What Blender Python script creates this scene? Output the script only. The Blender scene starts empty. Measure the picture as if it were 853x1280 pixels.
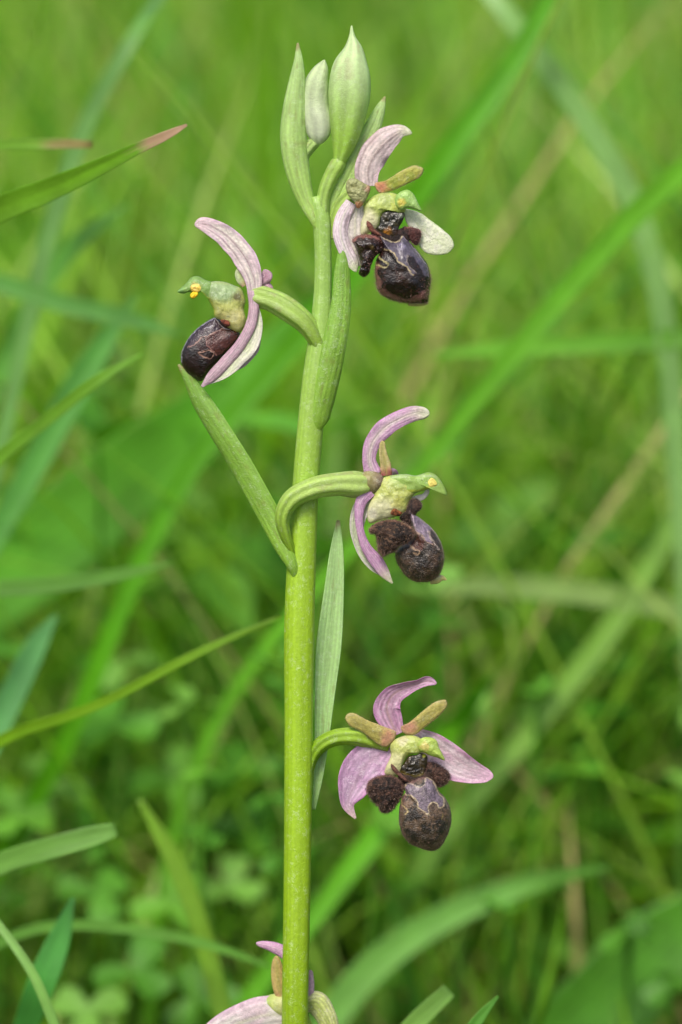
import bpy, math, random
import numpy as np
from mathutils import Vector

# ------------------------------------------------------------------ camera, sky, sun, exposure
SC = bpy.context.scene
COL = SC.collection
PITCH = math.radians(15.0)
DIST = 0.70                       # camera to orchid
S = 0.16 / 1280.0                 # metres per photo pixel in the orchid's plane
CEN = np.array((0.0072, 0.0, 0.165))
FW = np.array((0.0, math.cos(PITCH), -math.sin(PITCH)))
RT = np.array((1.0, 0.0, 0.0))
UP = np.array((0.0, math.sin(PITCH), math.cos(PITCH)))
CAMP = CEN - FW * DIST

cam = bpy.data.cameras.new("camera")
camo = bpy.data.objects.new("camera", cam)
COL.objects.link(camo)
camo.location = CAMP
camo.rotation_euler = (math.pi / 2 - PITCH, 0, 0)
cam.sensor_fit = 'VERTICAL'
cam.sensor_height = 36.0
cam.lens = 36.0 * DIST / 0.16
cam.clip_start = 0.01
cam.clip_end = 3000.0
cam.dof.use_dof = True
cam.dof.focus_distance = DIST - 0.001
cam.dof.aperture_fstop = 11.0
cam.dof.aperture_blades = 0
SC.camera = camo

SUN_EL, SUN_AZ = math.radians(58), math.radians(205)     # azimuth clockwise from +Y
world = bpy.data.worlds.new("World")
SC.world = world
world.use_nodes = True
wn = world.node_tree.nodes
sky = wn.new('ShaderNodeTexSky')
sky.sky_type = 'NISHITA'
sky.sun_disc = False
sky.sun_elevation = SUN_EL
sky.sun_rotation = SUN_AZ
sky.air_density = 1.0
sky.dust_density = 4.0
sky.ozone_density = 0.5
wn['Background'].inputs['Strength'].default_value = 0.10
world.node_tree.links.new(sky.outputs[0], wn['Background'].inputs['Color'])

sl = bpy.data.lights.new("sun", 'SUN')
sl.energy = 2.0
sl.angle = math.radians(20)
sl.color = (1.0, 0.94, 0.84)
slo = bpy.data.objects.new("sun", sl)
COL.objects.link(slo)
sd = Vector((math.sin(SUN_AZ) * math.cos(SUN_EL), math.cos(SUN_AZ) * math.cos(SUN_EL), math.sin(SUN_EL)))
slo.rotation_euler = (-sd).to_track_quat('-Z', 'Y').to_euler()
slo.location = (0, -1, 3)

SC.view_settings.view_transform = 'Standard'
SC.view_settings.look = 'None'
SC.view_settings.gamma = 1.0
SC.view_settings.exposure = 0.70
SC.view_settings.use_curve_mapping = False
SC.render.engine = 'CYCLES'
SC.cycles.max_bounces = 8
SC.cycles.transparent_max_bounces = 8

random.seed(5)
RNG = np.random.default_rng(11)

# ------------------------------------------------------------------ helpers
def lin(r, g, b):
    c = np.array((r, g, b), float) / 255.0
    return np.where(c <= 0.04045, c / 12.92, ((c + 0.055) / 1.055) ** 2.4)

def W(px, py, d):
    """photo pixel + distance behind the orchid's plane (m) -> world point"""
    k = (DIST + d) / DIST
    return CAMP + FW * (DIST + d) + RT * ((px - 426.5) * S * k) + UP * ((640 - py) * S * k)

LEAN = -0.06
def WP(px, py, dp=0.0):
    """orchid point: depth in pixels behind the (slightly leaning) stem axis"""
    return W(px, py, dp * S + LEAN * (640 - py) * S)

def nrm(a):
    return a / np.maximum(np.linalg.norm(a, axis=-1, keepdims=True), 1e-12)

def spl(P, n, ends=0.5):
    """resample rows of P (first three columns = position) to n rows with a smooth spline"""
    P = np.asarray(P, float)
    d = np.linalg.norm(np.diff(P[:, :3], axis=0), axis=1)
    t = np.concatenate(([0], np.cumsum(np.maximum(d, 1e-7))))
    t /= t[-1]
    k = len(P)
    m = np.zeros_like(P)
    dl = np.diff(P, axis=0) / np.diff(t)[:, None]
    m[0], m[-1] = dl[0], dl[-1]
    for i in range(1, k - 1):
        h0, h1 = t[i] - t[i - 1], t[i + 1] - t[i]
        m[i] = (dl[i - 1] * h1 + dl[i] * h0) / (h0 + h1)
    x = np.linspace(0, 1, n)
    x = (1 - ends) * x + ends * (0.5 - 0.5 * np.cos(np.pi * x))
    j = np.clip(np.searchsorted(t, x, side='right') - 1, 0, k - 2)
    h = (t[j + 1] - t[j])
    s = ((x - t[j]) / h)[:, None]
    h = h[:, None]
    out = ((2 * s**3 - 3 * s**2 + 1) * P[j] + (s**3 - 2 * s**2 + s) * h * m[j]
           + (-2 * s**3 + 3 * s**2) * P[j + 1] + (s**3 - s**2) * h * m[j + 1])
    return out, x

def vnoise(x, y, seed=0):
    """smooth value noise 0..1"""
    x = np.asarray(x, float) + seed * 17.31
    y = np.asarray(y, float) + seed * 5.77
    xi, yi = np.floor(x), np.floor(y)
    fx, fy = x - xi, y - yi
    fx, fy = fx * fx * (3 - 2 * fx), fy * fy * (3 - 2 * fy)
    def h(a, b):
        v = np.sin(a * 127.1 + b * 311.7 + seed * 3.1) * 43758.5453
        return v - np.floor(v)
    return ((h(xi, yi) * (1 - fx) + h(xi + 1, yi) * fx) * (1 - fy)
            + (h(xi, yi + 1) * (1 - fx) + h(xi + 1, yi + 1) * fx) * fy)

def fbm(x, y, seed=0):
    return 0.55 * vnoise(x, y, seed) + 0.3 * vnoise(x * 2.1, y * 2.1, seed + 1) + 0.15 * vnoise(x * 4.3, y * 4.3, seed + 2)

def mix(a, b, f):
    f = np.clip(np.asarray(f, float), 0, 1)[..., None]
    return a * (1 - f) + b * f

def sst(a, b, x):
    t = np.clip((x - a) / (b - a), 0, 1)
    return t * t * (3 - 2 * t)

ORG = {}
def place(o, origin, parent=None):
    origin = Vector(origin)
    ORG[o.name] = origin
    if parent is not None:
        o.parent = parent
        o.location = origin - ORG[parent.name]
    else:
        o.location = origin
    return o

def build(name, V, F, mat, parent=None, col=None, uv=None, origin=None, smooth=True):
    V = np.asarray(V, float).reshape(-1, 3)
    if origin is None:
        origin = V[0] if parent is not None else V.mean(axis=0)
    me = bpy.data.meshes.new(name)
    me.from_pydata((V - np.asarray(origin)).tolist(), [], F)
    if col is not None:
        a = me.color_attributes.new("Col", 'FLOAT_COLOR', 'POINT')
        c = np.ones((len(V), 4), np.float32)
        c[:, :3] = np.asarray(col, float).reshape(-1, 3)
        a.data.foreach_set("color", c.ravel())
    if smooth:
        me.polygons.foreach_set("use_smooth", [True] * len(me.polygons))
    me.materials.append(mat)
    me.update()
    o = bpy.data.objects.new(name, me)
    COL.objects.link(o)
    return place(o, origin, parent)

def tag(o, label, cat=None, group=None, kind=None):
    if label: o["label"] = label
    if cat: o["category"] = cat
    if group: o["group"] = group
    if kind: o["kind"] = kind
    return o

def empty(name, loc):
    o = bpy.data.objects.new(name, None)
    o.empty_display_size = 0.01
    COL.objects.link(o)
    return place(o, loc)

NV = -FW    # direction towards the viewer, reference for flat cross-sections

def rounding(v, r0, r1):
    f = np.ones_like(v)
    if r0 > 0:
        x = np.clip((r0 - v) / r0, 0, 1); f *= np.sqrt(np.maximum(1 - x * x, 0))
    if r1 > 0:
        x = np.clip((v - (1 - r1)) / r1, 0, 1); f *= np.sqrt(np.maximum(1 - x * x, 0))
    return np.maximum(f, 0.012)

def ribbon(name, pts, mat, parent, col, nu=17, nv=40, thick=None, r0=0.0, r1=0.0, wav=0.0, seed=0,
           keel=0.0, origin=None, ref=None, relief=0.0):
    """leaf-like sheet with thickness. rows: x,y,z,width,twist(deg),arc(deg, edges towards viewer if > 0)"""
    if thick is None: thick = 0.0002
    if mat is M_PETAL: relief = 0.0055; nu = max(nu, 29)
    if mat is M_GREEN: relief = 0.008; nu = max(nu, 29)
    R, v = spl(pts, nv, 0.6)
    P, w, tw, arc = R[:, :3], np.maximum(R[:, 3], 0), np.radians(R[:, 4]), np.radians(R[:, 5])
    t = nrm(np.gradient(P, axis=0))
    rf = NV if ref is None else nrm(np.asarray(ref, float))
    side = nrm(np.cross(rf[None, :], t))
    n = np.cross(t, side)
    ca, sa = np.cos(tw)[:, None], np.sin(tw)[:, None]
    side, n = side * ca + n * sa, n * ca - side * sa
    w = w * rounding(v, r0, r1)
    u = np.linspace(-1, 1, nu)
    U, VV = np.meshgrid(u, v)
    A = np.where(np.abs(arc) < 1e-3, 1e-3, arc)[:, None]
    lat = np.sin(U * A / 2) / np.sin(A / 2) * (w[:, None] / 2)
    hgt = (1 - np.cos(U * A / 2)) / np.sin(A / 2) * (w[:, None] / 2)
    if wav:
        hgt = hgt + (vnoise(VV * 6 + 3, U * 1.3, seed) - 0.5) * wav * w[:, None] * np.abs(U) ** 1.5
        lat = lat * (1 + (vnoise(VV * 9, np.sign(U) * 3, seed + 4) - 0.5) * wav * 0.35)
    hgt = hgt + keel * w[:, None] * (np.abs(U) - 0.5) * np.minimum(1, 4 * (1 - VV))
    if relief:
        hgt = hgt + relief * w[:, None] * (np.cos(U * 6.5 * np.pi + 4 * vnoise(VV * 4, U * 2, seed + 7)) * vnoise(U * 3, VV * 5, seed + 9) + 9 * (fbm(U * 1.6 + 9, VV * 5, seed + 8) - 0.5))
    G = P[:, None, :] + side[:, None, :] * lat[..., None] + n[:, None, :] * hgt[..., None]
    # local normal
    du = np.gradient(G, axis=1); dv = np.gradient(G, axis=0)
    N = nrm(np.cross(dv, du))
    th = thick * (0.25 + 0.75 * (1 - U ** 4))
    th = np.minimum(th, 0.25 * w[:, None] + 2e-5)
    top = G + N * th[..., None] / 2
    bot = G - N * th[..., None] / 2
    V = np.concatenate((top.reshape(-1, 3), bot.reshape(-1, 3)))
    F = []
    M = nu * nv
    for i in range(nv - 1):
        for j in range(nu - 1):
            a = i * nu + j
            F.append((a, a + 1, a + nu + 1, a + nu))
            F.append((M + a, M + a + nu, M + a + nu + 1, M + a + 1))
        a = i * nu
        F.append((a, a + nu, M + a + nu, M + a))
        a = i * nu + nu - 1
        F.append((a + nu, a, M + a, M + a + nu))
    for j in range(nu - 1):
        F.append((j + 1, j, M + j, M + j + 1))
        a = (nv - 1) * nu + j
        F.append((a, a + 1, M + a + 1, M + a))
    C = col(U, VV, 1.0)
    C2 = col(U, VV, -1.0)
    return build(name, V, F, mat, parent, np.concatenate((C.reshape(-1, 3), C2.reshape(-1, 3))), origin=origin)

def tube(name, pts, mat, parent, col, nr=28, nv=44, flat=1.0, ribs=0, ribamp=0.0, r0=0.0, r1=0.0, lump=0.0,
         seed=0, phi=90.0, origin=None, super_=1.0, ret=False, ends=0.6, ribfn=None):
    """round body along a path. rows: x,y,z,width. phi = which way it faces (90 = viewer, 0 = image right)"""
    R, v = spl(pts, nv, ends)
    P, w = R[:, :3], np.maximum(R[:, 3], 0)
    t = nrm(np.gradient(P, axis=0))
    side = nrm(np.cross(NV[None, :], t))
    n = np.cross(t, side)
    w = w * rounding(v, r0, r1)
    a = np.linspace(0, 2 * np.pi, nr, endpoint=False)
    A, VV = np.meshgrid(a, v)
    rad = np.ones_like(A)
    if ribs:
        rr = ribamp * np.cos(ribs * A)
        if ribfn is not None: rr = rr * ribfn(VV)
        rad = rad + rr
    if lump:
        rad = rad + lump * (fbm(np.cos(A) * 2.2 + 5, np.sin(A) * 2.2 + VV * 6, seed) - 0.5) * 2
    ca, sa = np.cos(A), np.sin(A)
    G = (P[:, None, :] + side[:, None, :] * (ca * rad * w[:, None] / 2)[..., None]
         + n[:, None, :] * (sa * rad * flat * w[:, None] / 2)[..., None])
    V = G.reshape(-1, 3)
    F = []
    for i in range(nv - 1):
        for j in range(nr):
            b = i * nr + j; c = i * nr + (j + 1) % nr
            F.append((b, c, c + nr, b + nr))
    F.append(tuple(range(nr - 1, -1, -1)))
    F.append(tuple((nv - 1) * nr + j for j in range(nr)))
    sA = (A - math.radians(phi) + np.pi) % (2 * np.pi) - np.pi
    C = col(-sA / (np.pi / 2), VV)
    o = build(name, V, F, mat, parent, C.reshape(-1, 3), origin=origin)
    if ret:
        du = np.roll(G, -1, 1) - np.roll(G, 1, 1); dv = np.gradient(G, axis=0)
        N = nrm(np.cross(du, dv))
        c0 = P[:, None, :]
        N *= np.sign((N * (G - c0)).sum(-1, keepdims=True))
        return o, G, N, -sA / (np.pi / 2), VV, C
    return o

def hairs(name, G, N, n, length, mat, parent, cfun, mask=None, droop=0.35, wid=0.00005, seed=0):
    """short velvet hairs, each a thin three-sided blade"""
    rg = np.random.default_rng(seed)
    g = G.reshape(-1, 3); m = N.reshape(-1, 3)
    e1 = np.linalg.norm(np.roll(G, -1, 1) - G, axis=-1); e2 = np.linalg.norm(np.gradient(G, axis=0), axis=-1)
    p = (e1 * e2).ravel()
    if mask is not None: p = p * mask.ravel()
    idx = rg.choice(len(g), n, p=p / p.sum())
    jit = rg.normal(0, 0.00012, (n, 3))
    b = g[idx] + jit - m[idx] * 0.00004
    L = length * rg.uniform(0.5, 1.2, (n, 1))
    d = nrm(m[idx] + rg.normal(0, 0.35, (n, 3)) + np.array((0, 0, -droop)))
    s = nrm(np.cross(d, rg.normal(0, 1, (n, 3)))) * wid / 2
    V = np.stack((b - s, b + s, b + d * L), 1).reshape(-1, 3)
    F = [(3 * i, 3 * i + 1, 3 * i + 2) for i in range(n)]
    c = cfun(rg, n, idx)
    C = np.repeat(c, 3, axis=0)
    o = build(name, V, F, mat, parent, C)
    o["kind"] = "stuff"
    return o

# ------------------------------------------------------------------ materials
def mat_base(name):
    m = bpy.data.materials.new(name)
    m.use_nodes = True
    nt = m.node_tree
    for n in list(nt.nodes): nt.nodes.remove(n)
    return m, nt, nt.nodes, nt.links

def tissue(name, rough=0.45, spec=0.5, transl=0.25, bump=0.35, bscale=3500.0, speck=0.0, speck_scale=2500.0,
           speck_col=(0.75, 0.85, 0.65), vary=0.18, vscale=500.0, coat=0.0, tcol=(1.0, 1.0, 0.75), fixed=None, sheen=0.0,
           bdist=0.0002, gain=1.0):
    m, nt, N, L = mat_base(name)
    out = N.new('ShaderNodeOutputMaterial')
    pb = N.new('ShaderNodeBsdfPrincipled')
    tc = N.new('ShaderNodeTexCoord')
    if fixed is None:
        at = N.new('ShaderNodeAttribute'); at.attribute_name = "Col"; csock = at.outputs['Color']
    else:
        rgb = N.new('ShaderNodeRGB'); rgb.outputs[0].default_value = (*fixed, 1); csock = rgb.outputs[0]
    nz = N.new('ShaderNodeTexNoise'); nz.inputs['Scale'].default_value = vscale
    nz.inputs['Detail'].default_value = 4
    L.new(tc.outputs['Object'], nz.inputs['Vector'])
    mr = N.new('ShaderNodeMapRange')
    mr.inputs['From Min'].default_value = 0.3; mr.inputs['From Max'].default_value = 0.7
    mr.inputs['To Min'].default_value = gain * (1 - vary); mr.inputs['To Max'].default_value = gain * (1 + vary)
    L.new(nz.outputs['Fac'], mr.inputs['Value'])
    mul = N.new('ShaderNodeVectorMath'); mul.operation = 'SCALE'
    L.new(csock, mul.inputs[0]); L.new(mr.outputs[0], mul.inputs['Scale'])
    csock = mul.outputs[0]
    if speck > 0:  # pale specks, with surface sparkle put into the base colour
        n2 = N.new('ShaderNodeTexNoise'); n2.inputs['Scale'].default_value = speck_scale; n2.inputs['Detail'].default_value = 2
        L.new(tc.outputs['Object'], n2.inputs['Vector'])
        n3 = N.new('ShaderNodeTexNoise'); n3.inputs['Scale'].default_value = speck_scale * 0.16
        L.new(tc.outputs['Object'], n3.inputs['Vector'])
        ml = N.new('ShaderNodeMath'); ml.operation = 'MULTIPLY'
        L.new(n2.outputs['Fac'], ml.inputs[0]); L.new(n3.outputs['Fac'], ml.inputs[1])
        r2 = N.new('ShaderNodeMapRange'); r2.inputs['From Min'].default_value = 0.30; r2.inputs['From Max'].default_value = 0.40
        r2.inputs['To Max'].default_value = speck
        L.new(ml.outputs[0], r2.inputs['Value'])
        mx = N.new('ShaderNodeMix'); mx.data_type = 'RGBA'
        L.new(r2.outputs[0], mx.inputs[0]); L.new(csock, mx.inputs[6]); mx.inputs[7].default_value = (*speck_col, 1)
        csock = mx.outputs[2]
    L.new(csock, pb.inputs['Base Color'])
    pb.inputs['Roughness'].default_value = rough
    pb.inputs['Specular IOR Level'].default_value = spec
    pb.inputs['Coat Weight'].default_value = coat
    pb.inputs['Coat Roughness'].default_value = 0.15
    pb.inputs['Sheen Weight'].default_value = sheen
    if bump > 0:
        nb = N.new('ShaderNodeTexNoise'); nb.inputs['Scale'].default_value = bscale; nb.inputs['Detail'].default_value = 3
        L.new(tc.outputs['Object'], nb.inputs['Vector'])
        bp = N.new('ShaderNodeBump'); bp.inputs['Strength'].default_value = bump; bp.inputs['Distance'].default_value = bdist
        L.new(nb.outputs['Fac'], bp.inputs['Height']); L.new(bp.outputs[0], pb.inputs['Normal'])
    if transl > 0:
        tr = N.new('ShaderNodeBsdfTranslucent')
        tm = N.new('ShaderNodeVectorMath'); tm.operation = 'MULTIPLY'
        L.new(csock, tm.inputs[0]); tm.inputs[1].default_value = tcol
        L.new(tm.outputs[0], tr.inputs['Color'])
        ms = N.new('ShaderNodeMixShader'); ms.inputs[0].default_value = transl
        L.new(pb.outputs[0], ms.inputs[1]); L.new(tr.outputs[0], ms.inputs[2])
        L.new(ms.outputs[0], out.inputs['Surface'])
    else:
        L.new(pb.outputs[0], out.inputs['Surface'])
    return m

M_STEM = tissue("stem_green", rough=0.40, transl=0.0, bump=0.5, bscale=4500, speck=0.22, speck_scale=6500, vary=0.08, vscale=1800)
M_GREEN = tissue("bract_green", rough=0.38, gain=1.1, transl=0.32, bump=0.7, bscale=4500, speck=0.28, speck_scale=7000, vary=0.08, vscale=1900)
M_PETAL = tissue("sepal_tissue", rough=0.32, gain=1.1, transl=0.3, bump=0.8, bscale=4200, speck=0.4, speck_scale=6000,
                 speck_col=(0.9, 0.84, 0.88), vary=0.12, vscale=2400, tcol=(1, 0.96, 0.92))
M_OCHRE = tissue("petal_ochre", rough=0.5, transl=0.25, bump=0.7, bscale=4200, vary=0.16, vscale=2300, speck=0.2, speck_scale=6000)
M_COLUMN = tissue("column_tissue", rough=0.32, transl=0.3, bump=0.5, bscale=3500, speck=0.35, speck_scale=5600, vary=0.14, vscale=1600)
M_LIP = tissue("lip_velvet", rough=0.36, spec=0.6, transl=0.0, bump=1.0, bscale=4600, vary=0.5, vscale=2400, sheen=0.05, speck=0.22, speck_scale=5600, speck_col=(0.5, 0.42, 0.36), gain=0.7, coat=0.12)
M_LIPG = tissue("lip_glossy", rough=0.24, spec=0.6, transl=0.0, bump=0.8, bscale=3800, vary=0.4, vscale=1900, coat=0.2, gain=0.72)
M_LOBE = tissue("lobe_fur", rough=0.65, spec=0.3, transl=0.0, bump=1.0, bscale=4500, vary=0.5, vscale=2500, sheen=0.05, gain=0.66)
M_HAIR = tissue("hair", rough=0.4, spec=0.5, transl=0.2, bump=0, vary=0.3, vscale=3000, gain=0.8)
M_POLLEN = tissue("pollinium", rough=0.45, transl=0.0, bump=0.8, bscale=3000, vary=0.25, vscale=1800)
M_CAV = tissue("stigma_dark", rough=0.3, spec=0.6, transl=0.0, bump=1.0, bscale=2200, vary=0.6, vscale=1700, coat=0.1)
M_BLADE = tissue("grass_blade", rough=0.42, spec=0.45, transl=0.38, bump=0.2, bscale=900, vary=0.14, vscale=120, tcol=(1.15, 1.1, 0.5), bdist=0.0005)
M_GRASS = tissue("grass_mass", rough=0.45, spec=0.4, transl=0.40, bump=0, vary=0.12, vscale=60, tcol=(1.15, 1.1, 0.5))
M_HERB = tissue("herb_leaf", rough=0.5, spec=0.4, transl=0.35, bump=0.2, bscale=500, vary=0.15, vscale=150, tcol=(1.15, 1.1, 0.5), bdist=0.0005)
M_SOIL = tissue("soil", rough=0.95, spec=0.1, transl=0, bump=0.8, bscale=120, vary=0.5, vscale=30, fixed=(0.045, 0.032, 0.018), bdist=0.01)

# ------------------------------------------------------------------ ground
def ground():
    n = 61
    # fine near the plant, reaching the horizon
    a = np.linspace(-1, 1, n)
    g = np.sign(a) * (np.abs(a) * 2.0 + np.abs(a) ** 9 * 900.0)
    X, Y = np.meshgrid(g, g + 0.6)
    Z = (fbm(X * 5, Y * 5, 3) - 0.5) * 0.02 - 0.012
    Z = np.where((np.abs(X) < 0.03) & (np.abs(Y) < 0.03), -0.004, Z)
    V = np.stack((X, Y, Z), -1).reshape(-1, 3)
    F = [(i * n + j, i * n + j + 1, (i + 1) * n + j + 1, (i + 1) * n + j) for i in range(n - 1) for j in range(n - 1)]
    o = build("ground", V, F, M_SOIL, None, origin=(0, 0, 0))
    o["kind"] = "structure"
    o["label"] = "dark brown soil under the meadow grass"
ground()

# ------------------------------------------------------------------ the orchid
BASE = WP(367, 1280); 
base = np.array((BASE[0], BASE[1] + 0.004, -0.004))
orchid = empty("orchid_plant", base)
tag(orchid, "bee orchid with five open brown-lipped pink flowers up one green stem", "orchid")

def zz(x0, y0, sc):
    """coordinates read in an enlarged crop -> orchid points"""
    def f(rows, wscale=1.0):
        out = []
        for r in rows:
            x, y, d, w = r[:4]
            p = WP(x0 + x / sc, y0 + y / sc, d / sc)
            out.append([*p, w * S / sc * wscale, *(r[4:] if len(r) > 4 else ())])
        return out
    return f
def Rr(f, rows):           # ribbon rows: fill twist / arc defaults
    return f([tuple(r) + (0,) * (6 - len(r)) for r in rows])

ZP = zz(0, 0, 1.0)
Z1 = zz(330, 20, 853 / 270)
Z2 = zz(200, 250, 853 / 260)
Z3 = zz(330, 490, 853 / 270)
Z4 = zz(380, 820, 853 / 260)
Z5 = zz(220, 1100, 853 / 420)
ZB = zz(210, 430, 3.2)

# colours
G_STEM_LO, G_STEM_HI = lin(142, 176, 22), lin(150, 190, 70)
def c_stem(s, v):
    y = v
    c = mix(lin(136, 170, 12), lin(150, 188, 34), sst(0.35, 0.62, y))
    c = mix(c, lin(150, 188, 88), sst(0.68, 0.95, y))
    lines = 0.92 + 0.08 * np.cos(s * 26 + 2 * vnoise(v * 3, s * 0, 4))
    pat = 0.88 + 0.24 * fbm(s * 2.5, v * 14, 8)
    return c * (lines * pat)[..., None]

stem_pts = ZP([(369, 1280, 0, 33), (372, 1100, 0, 34), (374, 900, 0, 36), (375, 770, 0, 38), (378, 690, 0, 36), (383, 600, 0, 33),
               (390, 520, 0, 33), (396, 470, 0, 34), (401, 420, 0, 29), (404, 360, 0, 22), (404, 310, 0, 21), (401, 265, 0, 21), (396, 245, 0, 15)])
root = [[*base, 0.0046], [base[0] + 0.0002, base[1] - 0.002, 0.04, 0.0044]]
tube("stem", root + stem_pts, M_STEM, orchid, c_stem, nr=36, nv=160, ribs=5, ribamp=0.022, lump=0.02, origin=base, ends=0.0)

def c_leaf(c_lo, c_hi, edge=None, veins=7, vein_amt=0.16, pale=None, seed=0):
    def f(U, V, sidev):
        c = mix(c_lo, c_hi, V)
        vn = np.cos(U * veins * np.pi + (vnoise(V * 4, U * 2, seed) - 0.5) * 1.2)
        c = c * (1 + vein_amt * np.clip(vn, -1, 1) * (0.4 + 0.6 * vnoise(V * 9, U * 5, seed + 2)))[..., None]
        c = c * (0.86 + 0.28 * fbm(U * 3, V * 9, seed + 5))[..., None]
        c = mix(c, c_lo * 0.62, 0.6 * np.exp(-((U - 0.05 * np.sin(V * 7)) / 0.06) ** 2) * sst(0.02, 0.2, V) * sst(1.0, 0.7, V))
        c = mix(c, c_hi * 1.25, sst(0.86, 1.0, np.abs(U)) * 0.6)
        c = mix(c, lin(150, 128, 84), sst(0.965, 0.995, V + 0.02 * vnoise(U * 3, V * 40, seed)) * 0.7)
        c = mix(c, lin(130, 120, 60), 0.3 * sst(0.78, 0.82, vnoise(U * 5 + 3, V * 26, seed + 31)))
        if edge is not None:
            c = mix(c, edge, sst(0.72, 0.98, np.abs(U)) * 0.7)
        return c
    return f

LG = c_leaf(lin(170, 206, 96), lin(182, 212, 140), veins=6, vein_amt=0.12, seed=3)
LG2 = c_leaf(lin(140, 182, 60), lin(130, 175, 72), veins=6, vein_amt=0.12, seed=9)
LG3 = c_leaf(lin(158, 196, 120), lin(172, 208, 138), veins=6, vein_amt=0.12, seed=13)

# bracts
ribbon("bract", Rr(ZB, [(520, 960, -40, 6, 0, -120), (500, 890, -62, 44, 0, -120), (468, 820, -58, 70, 0, -110), (420, 720, -40, 88, -8, -90), (355, 600, -25, 95, -15, -70),
                        (285, 480, -15, 98, -20, -70), (195, 335, -8, 92, -20, -80), (125, 220, 0, 74, -10, -110),
                        (85, 140, 5, 44, 0, -120), (42, 82, 8, 8, 0, -60)]), M_GREEN, orchid, LG2, nv=60, thick=0.0004, wav=0.12, seed=2)
ribbon("bract", Rr(ZP, [(392, 1012, 14, 5, 0, 60), (397, 980, 14, 10, 0, 60), (402, 930, 15, 17, 0, 70), (406, 870, 16, 25, 0, 60), (412, 800, 17, 31, 0, 50),
                        (418, 735, 18, 24, 0, 50), (421, 690, 18, 17, 0, 60), (423, 650, 18, 4, 0, 60)]), M_GREEN, orchid, LG3, nv=60, thick=0.0004, wav=0.1, seed=6)
ribbon("bract", Rr(Z2, [(640, 950, -36, 30, 0, -120), (643, 915, -47, 84, 0, -125), (654, 850, -55, 104, 0, -125), (676, 760, -62, 108, 0, -110), (698, 670, -64, 104, 0, -90), (722, 560, -64, 96, 0, -70), (744, 420, -50, 80, 0, -70), (748, 280, -36, 60, 0, -70),
                        (755, 190, -26, 38, 0, -100), (758, 122, -24, 6, 0, -60)]), M_GREEN, orchid, LG2, nv=60, thick=0.0004, wav=0.06, seed=11)
ribbon("bract", Rr(Z1, [(222, 870, -10, 8, 0, -100), (198, 800, -24, 40, 0, -120), (168, 730, -16, 62, 0, -120), (136, 620, -18, 92, 0, -130), (117, 480, -18, 104, 0, -140), (122, 360, -14, 92, 0, -130),
                        (132, 250, -10, 62, 0, -120), (137, 170, -8, 32, 0, -100), (134, 106, -6, 6, 0, -60)]), M_GREEN, orchid, LG, nv=60, thick=0.0004, wav=0.06, seed=15)
ribbon("bract", Rr(Z1, [(250, 840, 4, 20, 0, -60), (285, 740, 2, 70, 0, -50), (345, 615, 4, 92, 0, -40), (400, 500, 10, 78, 0, -50),
                        (440, 415, 14, 58, 0, -60), (462, 360, 16, 36, 0, -60), (479, 318, 16, 5, 0, -40)]), M_GREEN, orchid, LG, nv=60, thick=0.0004, wav=0.14, seed=19, keel=0.14)

# buds
def c_bud(lo, hi, seed):
    def f(s, v):
        c = mix(lo, hi, sst(0.1, 0.8, v))
        ln = np.cos(s * 11 + 1.5 * vnoise(v * 3, s, seed))
        c = c * (1 + 0.16 * ln)[..., None]
        c = c * (0.85 + 0.3 * fbm(s * 2, v * 6, seed))[..., None]
        return mix(c, lin(160, 140, 115), 0.3 * (fbm(s * 3 + 2, v * 9, seed + 3) > 0.7) * (v > 0.6))
    return f
b1 = tube("flower_bud", Z1([(300, 575, -8, 52), (322, 490, -10, 104), (333, 400, -10, 140), (342, 300, -10, 166), (346, 200, -9, 142), (354, 130, -8, 78), (349, 80, -6, 26), (347, 38, -5, 6)]),
          M_GREEN, orchid, c_bud(lin(158, 198, 78), lin(196, 220, 160), 3), ribs=3, ribamp=0.05, lump=0.03, flat=0.9, nv=56)
tube("ovary", Z1([(232, 790, -4, 50), (238, 710, -6, 52), (268, 630, -8, 58), (300, 572, -8, 52), (305, 560, -8, 40)]), M_GREEN, b1,
     c_bud(lin(165, 200, 100), lin(165, 200, 90), 6), ribs=6, ribamp=0.06)
b2 = tube("flower_bud", Z1([(215, 508, 22, 62), (218, 440, 22, 106), (206, 350, 22, 106), (212, 260, 22, 92), (232, 200, 22, 50), (240, 172, 22, 18)]),
          M_GREEN, orchid, c_bud(lin(208, 218, 188), lin(190, 208, 160), 8), r0=0.12, r1=0.1, ribs=3, ribamp=0.06, lump=0.05, flat=0.85)
tube("ovary", Z1([(215, 840, 6, 24), (172, 740, 24, 36), (146, 640, 32, 40), (160, 550, 32, 44), (200, 496, 24, 48)]), M_GREEN, b2, c_bud(lin(165, 200, 100), lin(175, 205, 120), 7), ribs=6, ribamp=0.06)

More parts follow.
